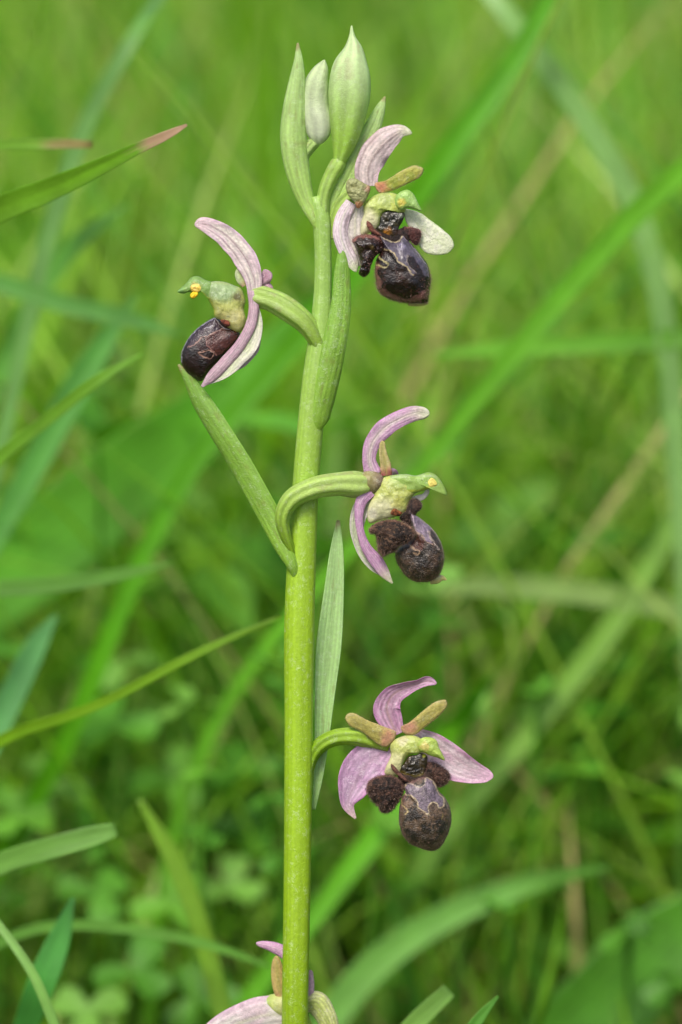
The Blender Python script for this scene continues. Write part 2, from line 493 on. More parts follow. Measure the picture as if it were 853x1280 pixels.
# colour recipes for flowers
PINK, PINKD, PALE, PGREEN = lin(196, 148, 188), lin(168, 112, 152), lin(212, 198, 204), lin(196, 206, 166)
def c_sepal(main, edge, mid, midw=0.10, seed=0, tip=None, veins=5, va=0.12, back=None, groove=None):
    def f(U, V, sd):
        c = np.ones(U.shape + (3,)) * main
        if back is not None and sd < 0:
            c = np.ones(U.shape + (3,)) * back
        blot = fbm(U * 2.2 + 1, V * 7, seed)
        c = mix(c, edge, sst(0.4, 0.7, blot) * 0.45)
        c = mix(c, edge, sst(0.55, 1.0, np.abs(U)) * 0.75)
        c = mix(c, mid, np.exp(-(U / midw) ** 2) * 0.7 * sst(0, 0.1, V))
        vn = np.cos(U * veins * np.pi * 1.3 + vnoise(V * 5, U * 2, seed + 1) * 1.5)
        c = c * (1 + va * vn)[..., None]
        if groove is not None:
            for g0 in groove[1]:
                c = mix(c, groove[0], 0.6 * np.exp(-((U - g0 - 0.06 * np.sin(V * 5)) / 0.07) ** 2) * sst(0.0, 0.1, V) * sst(1.0, 0.8, V))
        if tip is not None:
            c = mix(c, tip, sst(0.75, 1.0, V))
        return c * (0.82 + 0.36 * vnoise(U * 9, V * 34, seed + 4))[..., None]
    return f
def c_petal(main, basec, seed=0):
    def f(U, V, sd=1):
        c = mix(basec, main, sst(0.02, 0.38, V + 0.12 * (vnoise(U * 3, V * 6, seed) - 0.5)))
        c = mix(c, lin(150, 160, 60), 0.4 * np.exp(-(np.abs(U) / 0.3) ** 2))
        return c * (0.82 + 0.36 * fbm(U * 5, V * 12, seed + 3))[..., None]
    return f
def c_col(a, b, seed=0, spot=None):
    def f(s, v):
        c = mix(a, b, sst(0.15, 0.9, v + 0.3 * (fbm(s, v * 3, seed) - 0.5)))
        if spot is not None:
            cc, v0, s0, r = spot
            c = mix(c, cc, 1 - sst(r * 0.5, r, np.hypot((v - v0) * 1.6, s - s0) + 0.15 * (vnoise(s * 6, v * 9, seed) - 0.5)))
        return c * (0.88 + 0.24 * fbm(s * 3, v * 8, seed + 1))[..., None]
    return f
def c_flat(c, amt=0.3, seed=0, sc=6):
    return lambda s, v, sd=1: np.ones(s.shape + (3,)) * c * (1 - amt / 2 + amt * fbm(s * sc / 3, v * sc, seed))[..., None]

def c_lip(brown, dark, spec, cream, rim, seed=0, sv=0.42, rimv=0.86, linew=0.02, mott=0.75, sw=0.75, amp=0.1):
    """velvet brown lip: grey-violet mirror with a wavy cream outline near the throat, mottled below, reddish rim"""
    def f(s, v):
        wob = (vnoise(s * 3 + 2, v * 5, seed + 9) - 0.5)
        ss, vv = s + 0.25 * wob, v + 0.10 * (vnoise(s * 4, v * 7, seed + 3) - 0.5)
        one = np.ones(s.shape + (3,))
        c = mix(one * brown, dark, sst(0.45, 0.56, fbm(s * 3.6, v * 8, seed)) * mott)
        c = mix(c, rim * 1.2, sst(0.56, 0.68, fbm(s * 4 + 7, v * 9, seed + 5)) * 0.4)
        f0 = sv + amp * np.cos(ss * 2 * np.pi * 1.3 + 0.6 * np.sin(seed)) + 0.035 * np.cos(ss * 17 + seed) - 0.5 * np.maximum(np.abs(ss) - sw * 0.6, 0)
        g = f0 - vv
        inside = sst(0, 0.015, g) * (np.abs(ss) < 1.2)
        sp = mix(one * spec, dark, 0.75 * sst(0.42, 0.62, fbm(s * 4 + 3, v * 7, seed + 7)))
        sp = mix(sp, spec * 1.5, 0.5 * sst(0.55, 0.7, vnoise(s * 6, v * 11, seed + 12)))
        c = mix(c, sp, inside)
        # dark band under the mirror, then the cream outline itself, doubled in places
        c = mix(c, dark, np.exp(-((vv - f0 - 0.07) / 0.06) ** 2) * 0.85 * (1 - inside))
        ln = np.exp(-(g / linew) ** 2) * (np.abs(ss) < 1.3) * (0.35 + 0.85 * vnoise(s * 6, v * 12, seed + 2))
        g2 = g + 0.12 + 0.06 * np.cos(ss * 6 + seed)
        ln = np.maximum(ln, np.exp(-(g2 / (linew * 0.8)) ** 2) * sst(0.5, 0.7, vnoise(s * 3.3 + 4, v * 4, seed + 20)) * 0.7 * (np.abs(ss) < 1.2))
        for s0, v0, ra in ((-0.8, sv + 0.03, 0.18), (0.8, sv + 0.05, 0.18)):
            q = np.hypot((ss - s0) * 0.75, (vv - v0) * 2.2) - ra * (1 + 0.5 * wob)
            ln = np.maximum(ln, np.exp(-(q / 0.045) ** 2) * sst(0.35, 0.6, vnoise(s * 4, v * 7, seed + 6)) * 0.8)
        c = mix(c, cream, ln * 0.85)
        r = sst(rimv - 0.06, rimv + 0.07, v + 0.14 * (vnoise(s * 7, v * 4, seed + 8) - 0.5)) + sst(1.05, 1.35, np.abs(s)) * 0.6
        c = mix(c, rim, np.clip(r, 0, 1) * 0.8)
        return c * (0.7 + 0.6 * vnoise(s * 16, v * 38, seed + 11))[..., None]
    return f
BROWN, DARK, SPEC, CREAM, RIM = lin(66, 48, 40), lin(24, 16, 14), lin(106, 90, 108), lin(196, 178, 140), lin(104, 68, 62)
def hairc(a, b):
    return lambda rg, n, idx: mix(np.ones((n, 3)) * a, b, rg.uniform(0, 1, n) ** 1.5)
HB = hairc(lin(58, 38, 32), lin(196, 158, 138))
HR = hairc(lin(110, 66, 62), lin(214, 170, 160))

def part(o, label):
    o["label"] = label
    return o

# ---------- sculpted lobes: closed bodies with a free outline, thick in the middle and thin at the rim
def smooth_closed(pts, n):
    P = np.asarray(pts, float)
    k = len(P)
    P0 = np.concatenate((P[-3:], P, P[:3]))
    d = np.linalg.norm(np.diff(P0, axis=0), axis=1)
    t = np.concatenate(([0], np.cumsum(np.sqrt(d))))
    ts, te = t[3], t[3 + k]
    m = np.zeros_like(P0)
    for i in range(1, len(P0) - 1):
        h0, h1 = t[i] - t[i - 1], t[i + 1] - t[i]
        m[i] = ((P0[i] - P0[i - 1]) / h0 * h1 + (P0[i + 1] - P0[i]) / h1 * h0) / (h0 + h1)
    x = np.linspace(ts, te, n, endpoint=False)
    j = np.clip(np.searchsorted(t, x, side='right') - 1, 1, len(P0) - 3)
    h = t[j + 1] - t[j]
    s = ((x - t[j]) / h)[:, None]; h = h[:, None]
    return ((2*s**3 - 3*s**2 + 1) * P0[j] + (s**3 - 2*s**2 + s) * h * m[j] + (-2*s**3 + 3*s**2) * P0[j + 1] + (s**3 - s**2) * h * m[j + 1])

def seg_dist(X, Y, pts, closed=False):
    P = np.asarray(pts, float)
    if closed: P = np.concatenate((P, P[:1]))
    D = np.full(X.shape, 1e9)
    for (x0, y0), (x1, y1) in zip(P[:-1], P[1:]):
        dx, dy = x1 - x0, y1 - y0
        q = np.clip(((X - x0) * dx + (Y - y0) * dy) / (dx * dx + dy * dy + 1e-9), 0, 1)
        D = np.minimum(D, np.hypot(X - x0 - q * dx, Y - y0 - q * dy))
    return D

def in_poly(X, Y, pts):
    P = np.asarray(pts, float)
    ins = np.zeros(X.shape, bool)
    for (x0, y0), (x1, y1) in zip(P, np.roll(P, -1, 0)):
        c = ((y0 > Y) != (y1 > Y)) & (X < (x1 - x0) * (Y - y0) / (y1 - y0 + 1e-9) + x0)
        ins ^= c
    return ins

def dense(pts):
    P = np.array([(x, y, 0.0) for x, y in pts])
    return spl(P, 5 * len(pts), 0.0)[0][:, :2]

def paint(base, ops, seed=0, grain=0.35, wob=6.0, gs=0.11, lw=0.85):
    """tissue markings, plus some glints and a sheen painted as colour: ('poly', outline, colour, amount, softness), ('line', path, width, colour, amount),
    ('spot', x, y, radius, colour, amount), ('mott', colour, scale, threshold, amount), ('rim', colour, r0, r1, amount)"""
    def f(X, Y, R):
        c = np.ones(X.shape + (3,)) * base
        wx = X + wob * 2 * (vnoise(X * .06, Y * .06, seed) - .5)
        wy = Y + wob * 2 * (vnoise(X * .06 + 50, Y * .06, seed + 1) - .5)
        for op in ops:
            k = op[0]
            if k == 'poly':
                pl = smooth_closed(op[1], 6 * len(op[1]))
                d = np.where(in_poly(wx, wy, pl), 1, -1) * seg_dist(wx, wy, pl, True)
                c = mix(c, op[2], op[3] * sst(-op[4], op[4], d))
            elif k == 'line':
                d = seg_dist(wx, wy, dense(op[1]))
                w = op[2] * lw * (0.5 + 0.9 * vnoise(X * .04, Y * .04, seed + 3))
                c = mix(c, op[3], op[4] * (0.65 + 0.5 * vnoise(X * .09, Y * .09, seed + 5)) * sst(w * 1.0, w * 0.35, d))
            elif k == 'spot':
                d = np.hypot(wx - op[1], wy - op[2]) / op[3] + 0.7 * (fbm(X * .05, Y * .05, seed + 7) - .5)
                c = mix(c, op[4], op[5] * sst(1.0, 0.3, d))
            elif k == 'mott':
                n = fbm(X * op[2], Y * op[2], seed + 9)
                c = mix(c, op[1], op[4] * sst(op[3], op[3] + 0.12, n))
            elif k == 'rim':
                c = mix(c, op[1], op[4] * sst(op[2], op[3], R + 0.1 * (vnoise(X * .05, Y * .05, seed + 11) - .5)))
        return c * (1 - grain / 2 + grain * vnoise(X * gs * 2, Y * gs * 2, seed + 13))[..., None]
    return f

def lobe(name, Zc, outline, centre, d0, H, mat, parent, col, back=0.5, p=2.2, tilt=(0, 0), bumps=(), n=132, m=34, lump=0.0, seed=0, edge=0.0, origin=None):
    x0, y0, sc = Zc
    O = smooth_closed(outline, n)
    if edge:
        cc = np.array(centre, float)
        a = np.arange(n) / n
        O = cc + (O - cc) * (1 + edge * (fbm(np.cos(a * 6.283) * 9 + 20, np.sin(a * 6.283) * 9 + 20, seed) - .5)[:, None] * 2)
    r = np.linspace(0, 1, m) ** 0.75
    c = np.array(centre, float)
    XY = c + r[:, None, None] * (O[None] - c)
    X, Y = XY[..., 0], XY[..., 1]
    R = np.repeat(r[:, None], n, 1)
    prof = np.maximum(1 - R ** p, 0) ** 0.5
    h = H * prof
    for (bx, by, bs, ba) in bumps:
        h = h + ba * np.exp(-((X - bx) ** 2 + (Y - by) ** 2) / (2 * bs * bs)) * prof
    if lump:
        sz = max(np.ptp(O[:, 0]), np.ptp(O[:, 1]))
        h = h + lump * H * 2 * (fbm(X / sz * 6 + 30, Y / sz * 6 + 30, seed) - .5) * prof
    base = d0 + tilt[0] * (X - c[0]) + tilt[1] * (Y - c[1])
    def pt(D):
        px, py, dp = x0 + X / sc, y0 + Y / sc, D / sc
        d = dp * S + LEAN * (640 - py) * S
        k = (DIST + d) / DIST
        return CAMP + FW * (DIST + d)[..., None] + RT * ((px - 426.5) * S * k)[..., None] + UP * ((640 - py) * S * k)[..., None]
    Gf = pt(base - h)
    Gb = pt(base + H * prof * back)
    V = np.concatenate((Gf.reshape(-1, 3), Gb[:-1].reshape(-1, 3)))
    F = []
    M = m * n
    for i in range(m - 1):
        for j in range(n):
            a, b = i * n + j, i * n + (j + 1) % n
            F.append((a, a + n, b + n, b))
            a2, b2 = M + a, M + b
            if i < m - 2: F.append((a2, b2, b2 + n, a2 + n))
            else: F.append((a2, b2, b + n, a + n))
    C = col(X, Y, R)
    o = build(name, V, F, mat, parent, np.concatenate((C.reshape(-1, 3), C[:-1].reshape(-1, 3))), origin=origin if origin is not None else Gb[0, 0])
    du = np.roll(Gf, -1, 1) - np.roll(Gf, 1, 1); dv = np.gradient(Gf, axis=0)
    N = nrm(np.cross(du, dv)); N *= np.sign((N * NV).sum(-1, keepdims=True) + 1e-9)
    # at the rim let hairs point outwards
    out = nrm(Gf - Gf[:1].mean(axis=1, keepdims=True))
    N = nrm(N + out * (R ** 4)[..., None] * 1.2)
    return o, Gf, N, X, Y, R

L4, L3, L2, L1 = (450, 920, 853 / 140), (450, 610, 853 / 120), (215, 330, 853 / 120), (420, 220, 853 / 150)
Q4, Q1 = (380, 820, 853 / 260), (330, 20, 853 / 270)
ZL4, ZL3, ZL2, ZL1 = zz(*L4), zz(*L3), zz(*L2), zz(*L1)
COLM, COLP = lin(196, 204, 118), lin(222, 218, 172)

# ---------- flower facing the viewer (lowest full flower)
fl = lobe("flower", L4, [(232, 60), (330, 0), (440, 5), (500, 60), (470, 125), (430, 135), (380, 140), (344, 178), (322, 240), (300, 292), (250, 308), (188, 290), (200, 230), (236, 150)],
          (325, 120), -40, 62, M_COLUMN, orchid, paint(COLM, [('poly', [(180, 300), (190, 200), (260, 130), (330, 150), (310, 300)], COLP, .8, 40), ('spot', 400, 60, 70, lin(176, 196, 96), .6),
          ('spot', 330, 30, 60, lin(206, 190, 170), .5)], 4, .2), lump=.2, seed=3, tilt=(-.12, 0))[0]
part(fl, "open flower with broad pink sepals and two ochre petals, facing the viewer")
lobe("anther_hood", L4, [(440, 60), (470, 16), (530, 8), (582, 30), (606, 90), (648, 186), (592, 166), (536, 150), (500, 132), (455, 112)], (530, 85), -104, 44, M_COLUMN, fl,
     paint(lin(182, 206, 98), [('spot', 495, 75, 55, lin(222, 206, 126), .9), ('spot', 500, 150, 30, lin(190, 200, 40), .8)], 6, .2), lump=.2, seed=5)
tube("ovary", Z4([(20, 470, 0, 40), (32, 420, 0, 50), (62, 372, -2, 60), (120, 338, -4, 64), (200, 330, -4, 70), (275, 345, 20, 72), (345, 372, 34, 60)]), M_GREEN, fl,
     c_bud(lin(128, 168, 24), lin(158, 192, 62), 5), ribs=6, ribamp=0.07, nv=60, nr=48)
ribbon("dorsal_sepal", Rr(Z4, [(384, 322, 6, 60, 0, 40), (358, 268, 0, 100, 0, 50), (340, 212, -8, 112, 0, 60), (362, 162, -20, 88, 10, 80), (415, 130, -34, 64, 20, 100),
                               (470, 112, -44, 42, 20, 110), (508, 102, -48, 40, 10, 90), (545, 114, -50, 26, 0, 60)]), M_PETAL, fl,
       c_sepal(lin(206, 170, 194), lin(186, 128, 174), lin(160, 126, 118), seed=3, groove=(lin(150, 104, 130), (-0.4, 0.35))), r1=0.10, wav=0.22, seed=4, nu=25, nv=60)
for outl, ce, sd_ in (([(173, 244), (198, 233), (260, 262), (330, 290), (378, 312), (372, 342), (340, 372), (308, 364), (240, 312), (190, 287), (172, 264)], (280, 305), 5),
                      ([(398, 292), (430, 274), (490, 224), (540, 188), (578, 180), (590, 198), (560, 240), (500, 290), (450, 324), (408, 316)], (485, 258), 7)):
    lf = sd_ == 5
    bx, by = (362, 345) if lf else (410, 303)
    o, G, N, X, Y, R = lobe("petal", Q4, outl, ce, -30, 11, M_OCHRE, fl,
         paint(lin(178, 168, 88), [('mott', lin(150, 146, 66), .03, .5, .4), ('line', [(ce[0] * 2 - bx, ce[1] * 2 - by), ce, (bx, by)], 16, lin(126, 124, 58), .45),
                                   ('spot', bx, by, 70, lin(200, 136, 120), .75), ('rim', lin(196, 180, 124), .8, 1, .6)], sd_, .4, 3), p=3.2, edge=.03, lump=.3, seed=sd_, n=100, m=20, tilt=(.05 if lf else -.05, 0))
    hairs("petal_hair", G, N, 700, 0.00022, M_HAIR, o, hairc(lin(170, 150, 90), lin(226, 206, 170)), mask=.3 + R ** 6 * 3, seed=sd_, wid=.00003, droop=0)
ribbon("lateral_sepal", Rr(Z4, [(360, 372, 14, 70, 0, 30), (300, 410, 6, 150, 0, 60), (240, 470, -4, 172, 0, 60), (200, 545, -6, 124, 0, 70), (182, 610, -10, 56, 0, 60), (212, 668, -12, 8, 0, 30)]), M_PETAL, fl,
       c_sepal(lin(198, 168, 194), lin(184, 130, 176), lin(160, 130, 150), groove=(lin(150, 120, 150), (-0.35, 0.4)), seed=7, tip=lin(206, 180, 180)), wav=0.26, seed=8, nu=29, nv=56)
ribbon("lateral_sepal", Rr(Z4, [(455, 318, 26, 56, 0, 30), (520, 370, 24, 122, 0, 60), (590, 425, 20, 142, 0, 70), (665, 466, 18, 112, 0, 70), (730, 486, 16, 72, 0, 60), (778, 494, 16, 34, 0, 30)]), M_PETAL, fl,
       c_sepal(lin(216, 198, 206), lin(190, 136, 172), lin(176, 150, 160), groove=(lin(180, 150, 160), (-0.4, 0.3)), seed=9, tip=lin(216, 176, 200)), r1=0.08, wav=0.22, seed=11, nu=29, nv=56)
lobe("stigma_cavity", L4, [(335, 210), (370, 155), (430, 142), (475, 130), (512, 150), (512, 210), (492, 270), (494, 312), (440, 336), (380, 330), (320, 294), (306, 250)], (410, 235), -66, 26, M_CAV, fl,
     paint(lin(34, 29, 18), [('mott', lin(60, 48, 24), .03, .5, .6), ('poly', [(310, 270), (360, 290), (430, 300), (495, 285), (500, 330), (430, 345), (350, 330)], lin(112, 98, 34), .85, 18), ('spot', 490, 150, 24, lin(170, 176, 30), .8)], 3, .5), lump=.5, seed=4)  # the yellow-green spot is a glint painted into the colour
o, G, N, X, Y, R = lobe("lip", L4, [(340, 368), (400, 340), (500, 306), (548, 326), (582, 370), (604, 420), (650, 470), (686, 540), (698, 610), (690, 690), (660, 775), (612, 848), (556, 876), (470, 858), (390, 825), (330, 760), (304, 690), (297, 600), (304, 530), (318, 470), (345, 430)],
     (490, 600), -62, 128, M_LIP, fl, paint(lin(92, 72, 54), [
        ('mott', lin(36, 28, 21), .014, .44, .95), ('mott', lin(136, 108, 84), .03, .56, .55), ('spot', 480, 770, 95, lin(34, 27, 20), .7),
        ('spot', 360, 625, 26, lin(18, 14, 10), 1), ('spot', 490, 690, 40, lin(26, 21, 15), 1), ('spot', 600, 725, 34, lin(30, 24, 17), .9), ('spot', 560, 800, 40, lin(38, 28, 22), .8), ('spot', 662, 540, 26, lin(30, 22, 18), 1),
        ('rim', lin(122, 86, 84), .84, .98, .75),
        ('poly', [(345, 372), (400, 362), (440, 384), (492, 372), (505, 322), (545, 334), (576, 378), (594, 430), (642, 486), (626, 545), (604, 550), (588, 522), (560, 500), (532, 520), (520, 596), (488, 576), (446, 546), (440, 500), (396, 462), (350, 440)], lin(122, 106, 120), 1, 5),
        ('spot', 490, 420, 42, lin(76, 62, 78), .7), ('spot', 534, 380, 36, lin(160, 146, 164), .6), ('spot', 400, 420, 30, lin(92, 76, 92), .6),
        ('line', [(345, 366), (351, 440), (396, 462), (440, 500), (446, 546), (490, 577), (520, 598), (530, 522), (560, 499), (590, 525), (606, 552), (626, 546), (642, 488), (594, 430), (577, 376), (545, 332), (505, 316)], 9, lin(206, 186, 150), .95),
        ('line', [(350, 352), (400, 366), (432, 386), (490, 376), (502, 326)], 7, lin(186, 170, 150), .9),
        ('line', [(318, 466), (324, 524), (366, 574), (344, 592)], 8, lin(190, 168, 110), .9), ('line', [(652, 490), (668, 540), (684, 566)], 6, lin(170, 150, 130), .8), ('line', [(630, 590), (626, 640)], 6, lin(170, 150, 80), .7)], 2, .5),
     p=2.4, lump=.10, seed=6, n=190, m=64, tilt=(.12, 0), edge=.012)
hairs("lip_hair", G, N, 800, 0.00026, M_HAIR, o, HB, mask=(R ** 10 * 5 * sst(560, 760, Y) + .01), seed=1, wid=.00004)
for outl, ce, d0, H, sd_, nh, base_ in (([(58, 360), (110, 320), (180, 302), (262, 310), (318, 340), (337, 400), (326, 450), (300, 492), (262, 545), (222, 582), (166, 580), (138, 535), (88, 480), (58, 430)], (195, 430), -80, 105, 3, 4200, lin(58, 38, 32)),
                                        ([(488, 250), (518, 203), (572, 203), (632, 240), (684, 290), (678, 345), (640, 378), (600, 388), (566, 352), (536, 308), (498, 292)], (585, 290), -20, 60, 5, 2000, lin(78, 52, 42))):
    o, G, N, X, Y, R = lobe("lip_side_lobe", L4, outl, ce, d0, H, M_LOBE, fl, paint(base_, [('mott', lin(28, 19, 16), .02, .45, .9), ('mott', lin(112, 80, 64), .05, .55, .6), ('rim', lin(140, 92, 82), .85, 1, .6)], sd_, .6),
        lump=.22, seed=sd_, edge=.03, tilt=(.1, 0))
    hairs("lobe_hair", G, N, nh, 0.00026, M_HAIR, o, HB, mask=.5 + R ** 6 * 2, seed=sd_)
lobe("lip_throat", L4, [(290, 290), (340, 270), (430, 290), (510, 270), (560, 330), (540, 420), (430, 440), (350, 420), (310, 360)], (430, 350), -60, 30, M_LOBE, fl, paint(lin(70, 50, 40), [("mott", lin(34, 24, 18), .03, .48, .8)], 12, .5), n=60, m=16)
tube("lip_collar", ZL4([(238, 212, -92, 12), (258, 246, -100, 28), (296, 286, -110, 26), (345, 332, -116, 26), (380, 352, -110, 12)]), M_LOBE, fl, c_flat(lin(112, 74, 62), 0.9, 3), r0=0.1, r1=0.2, lump=0.4, nv=60)

# ---------- flower in profile, facing right
Q3 = (330, 490, 853 / 270)
fl = lobe("flower", Q3, [(466, 342), (530, 327), (592, 345), (602, 395), (576, 426), (560, 472), (522, 492), (462, 506), (416, 518), (410, 460), (438, 400), (452, 365)], (502, 418), -12, 34, M_COLUMN, orchid,
     paint(lin(194, 204, 112), [('poly', [(410, 520), (410, 440), (470, 420), (540, 450), (520, 495)], lin(222, 220, 180), .9, 24), ('spot', 530, 440, 40, lin(204, 204, 96), .6), ('spot', 530, 350, 50, lin(160, 190, 104), .6), ('spot', 430, 480, 30, lin(206, 198, 196), .5)], 8, .25, 3, .2), lump=.22, seed=9)[0]
part(fl, "open flower in profile with arching pink upper sepal and brown lip")
lobe("anther_hood", Q3, [(490, 338), (560, 324), (600, 330), (655, 317), (690, 338), (723, 408), (692, 396), (655, 384), (612, 396), (560, 410), (510, 385)], (608, 360), -16, 26, M_COLUMN, fl,
     paint(lin(158, 190, 96), [('spot', 640, 350, 50, lin(150, 190, 84), .6), ('line', [(500, 335), (600, 328), (680, 335)], 10, lin(180, 200, 150), .6), ('line', [(520, 390), (600, 390), (650, 378)], 10, lin(196, 200, 70), .6)], 14, .22, 3, .2), lump=.2, seed=15)
tube("ovary", Z3([(140, 690, -10, 20), (108, 625, -44, 34), (84, 560, -64, 44), (73, 500, -74, 56), (105, 430, -80, 72), (185, 384, -76, 80), (285, 365, -44, 86), (395, 366, -6, 88), (410, 366, -2, 76)]), M_GREEN, fl,
     c_bud(lin(140, 178, 44), lin(178, 204, 112), 15), ribs=6, ribamp=0.07, nv=70, nr=54, flat=0.9)
tube("receptacle", Z3([(392, 358, -4, 78), (415, 356, -6, 88), (448, 356, -8, 80), (480, 360, -8, 44)]), M_COLUMN, fl, c_col(lin(158, 152, 96), lin(136, 116, 100), 18), r1=0.3, flat=0.8, lump=.1)
ribbon("dorsal_sepal", Rr(Z3, [(432, 325, -6, 70, 0, -50), (416, 265, -8, 54, 0, -60), (428, 205, -8, 62, 0, -60), (475, 145, -8, 72, 0, -50), (540, 105, -8, 66, 0, -50), (605, 84, -8, 58, 0, -50), (655, 84, -8, 40, 0, -40)]), M_PETAL, fl,
       c_sepal(lin(200, 168, 192), lin(180, 126, 172), lin(196, 190, 176), seed=23, tip=lin(196, 200, 170), midw=0.3, groove=(lin(160, 112, 150), (-0.5, 0.55))), r1=0.07, wav=0.26, seed=14, nu=21, nv=56, keel=0.12)
ribbon("petal", Rr(Z3, [(486, 330, -10, 44, 0, -60), (480, 285, -12, 42, 0, -60), (470, 240, -12, 32, 0, -60), (468, 192, -12, 18, 0, -40)]), M_OCHRE, fl,
       c_petal(lin(190, 178, 116), lin(170, 96, 92), 25), r1=0.12, wav=0.4, thick=0.0003, keel=.2)
ribbon("petal", Rr(Z3, [(488, 330, 20, 40, 0, -60), (508, 318, 40, 34, 0, -60), (530, 330, 70, 22, 0, -60)]), M_OCHRE, fl, c_petal(lin(176, 130, 160), lin(170, 96, 130), 27), r1=0.3)
ribbon("lateral_sepal", Rr(Z3, [(420, 390, -24, 50, 0, -40), (388, 425, -30, 48, 0, -60), (376, 480, -32, 36, 0, -80), (382, 550, -32, 30, 0, -80), (405, 615, -32, 40, 0, -60), (448, 672, -30, 52, 0, -50), (480, 720, -28, 38, 0, -40), (508, 756, -26, 6, 0, -40)]), M_PETAL, fl,
       c_sepal(lin(196, 156, 188), lin(182, 132, 178), lin(206, 176, 198), seed=27, tip=lin(196, 196, 160), groove=(lin(150, 104, 146), (0.4,))), wav=0.2, seed=16, nu=17, nv=56)
ribbon("lateral_sepal", Rr(Z3, [(420, 400, 0, 50, 0, 60), (385, 460, 6, 70, 0, 60), (366, 530, 8, 56, 0, 60), (376, 600, 8, 40, 0, 60), (400, 650, 8, 40, 0, 60), (450, 700, 6, 36, 0, 50), (492, 735, 4, 6, 0, 30)]), M_PETAL, fl,
       c_sepal(lin(198, 208, 176), lin(206, 196, 196), lin(180, 190, 150), seed=29), wav=0.24, seed=18, nu=17, nv=56)
lobe("lateral_sepal", L3, [(455, 86), (500, 66), (560, 50), (604, -6), (618, 36), (584, 92), (540, 116), (500, 110)], (545, 78), 20, 10, M_PETAL, fl, paint(lin(226, 220, 212), [('rim', lin(210, 186, 190), .7, 1, .6)], 3, .2), n=60, m=14)
o, G, N, X, Y, R = lobe("lip", L3, [(448, 192), (480, 226), (560, 286), (642, 358), (702, 440), (738, 530), (750, 620), (742, 690), (712, 762), (640, 822), (560, 838), (470, 822), (400, 772), (350, 702), (320, 640), (316, 572), (350, 525), (400, 490), (452, 440), (470, 390), (452, 300), (440, 230)],
     (570, 560), -34, 150, M_LIP, fl, paint(lin(74, 54, 41), [
        ('mott', lin(36, 26, 20), .014, .46, .8), ('mott', lin(120, 92, 70), .06, .58, .5), ('spot', 550, 630, 130, lin(20, 14, 11), .9), ('spot', 640, 620, 60, lin(96, 74, 56), .5),
        ('rim', lin(122, 76, 66), .86, .99, .8),
        ('poly', [(452, 200), (560, 292), (636, 362), (612, 396), (626, 440), (644, 494), (600, 484), (564, 440), (505, 402), (478, 345)], lin(136, 118, 138), 1, 6),
        ('spot', 520, 320, 40, lin(84, 70, 86), .7), ('poly', [(455, 490), (510, 412), (562, 448), (572, 500), (532, 562), (480, 525)], lin(78, 32, 18), .95, 8),
        ('poly', [(612, 396), (650, 400), (700, 470), (720, 540), (690, 540), (640, 470)], lin(60, 44, 34), .9, 8),
        ('line', [(450, 196), (560, 287), (642, 360), (700, 440), (736, 530), (748, 620), (742, 690), (712, 760)], 8, lin(176, 156, 140), .8),
        ('line', [(612, 392), (626, 440), (660, 490), (702, 545)], 8, lin(178, 160, 148), .9), ('line', [(500, 400), (562, 432), (582, 472), (642, 497)], 8, lin(170, 140, 120), .9), ('line', [(455, 205), (480, 300), (500, 400)], 6, lin(170, 150, 160), .9),
        ('line', [(448, 508), (490, 550), (530, 560), (520, 590), (478, 580)], 10, lin(170, 140, 112), .9), ('line', [(500, 400), (470, 450), (420, 490), (330, 535)], 7, lin(160, 130, 100), .7)], 22, .55, lw=1.5),
     p=2.4, lump=.10, seed=16, n=190, m=64, edge=.012, tilt=(-.1, 0))
hairs("lip_hair", G, N, 1100, 0.00026, M_HAIR, o, HB, mask=R ** 8 * 3 * sst(480, 600, Y) + .03, seed=2, wid=.00004)
o, G, N, X, Y, R = lobe("lip_side_lobe", L3, [(82, 372), (130, 318), (200, 293), (300, 282), (382, 308), (452, 343), (494, 400), (472, 442), (420, 492), (344, 524), (318, 556), (252, 584), (206, 604), (168, 562), (158, 500), (150, 440), (134, 404), (94, 400)],
     (295, 425), -130, 95, M_LOBE, fl, paint(lin(64, 45, 34), [('mott', lin(30, 21, 17), .016, .46, .9), ('mott', lin(124, 94, 70), .05, .56, .6), ('rim', lin(146, 104, 84), .85, 1, .7),
     ('line', [(382, 310), (450, 345), (492, 400), (440, 480), (340, 526)], 8, lin(176, 146, 110), .8)], 41, .6), lump=.25, seed=23, edge=.03, tilt=(-.15, -.1), n=170, m=44)
hairs("lobe_hair", G, N, 5200, 0.00025, M_HAIR, o, HB, mask=.5 + R ** 6 * 2, seed=41)
o, G, N, X, Y, R = lobe("lip_throat", L3, [(352, 268), (410, 198), (428, 150), (450, 98), (500, 92), (548, 130), (548, 182), (505, 226), (480, 300), (492, 395), (440, 340)], (455, 220), -34, 60, M_LOBE, fl,
     paint(lin(62, 46, 42), [('mott', lin(30, 22, 20), .02, .46, .9), ('line', [(440, 200), (470, 260), (490, 390)], 8, lin(130, 116, 126), .7), ('spot', 500, 140, 50, lin(86, 58, 44), .6), ('rim', lin(150, 120, 100), .9, 1, .5)], 45, .6), lump=.25, seed=27, n=110, m=26)
hairs("throat_hair", G, N, 900, 0.00028, M_HAIR, o, HB, seed=46)
lobe("lip_collar", L3, [(272, 228), (288, 190), (320, 184), (345, 200), (374, 216), (358, 250), (310, 246)], (322, 218), -118, 20, M_LOBE, fl, paint(lin(150, 88, 42), [('mott', lin(90, 48, 24), .05, .5, .9)], 4, .7), edge=.12, lump=.6, seed=7, n=60, m=14)
tube("lip_appendage", Z3([(655, 745, -10, 30), (685, 738, -10, 36), (705, 735, -10, 22), (722, 742, -10, 5)]), M_COLUMN, fl, c_flat(lin(200, 194, 124), 0.2, 3), flat=0.5)
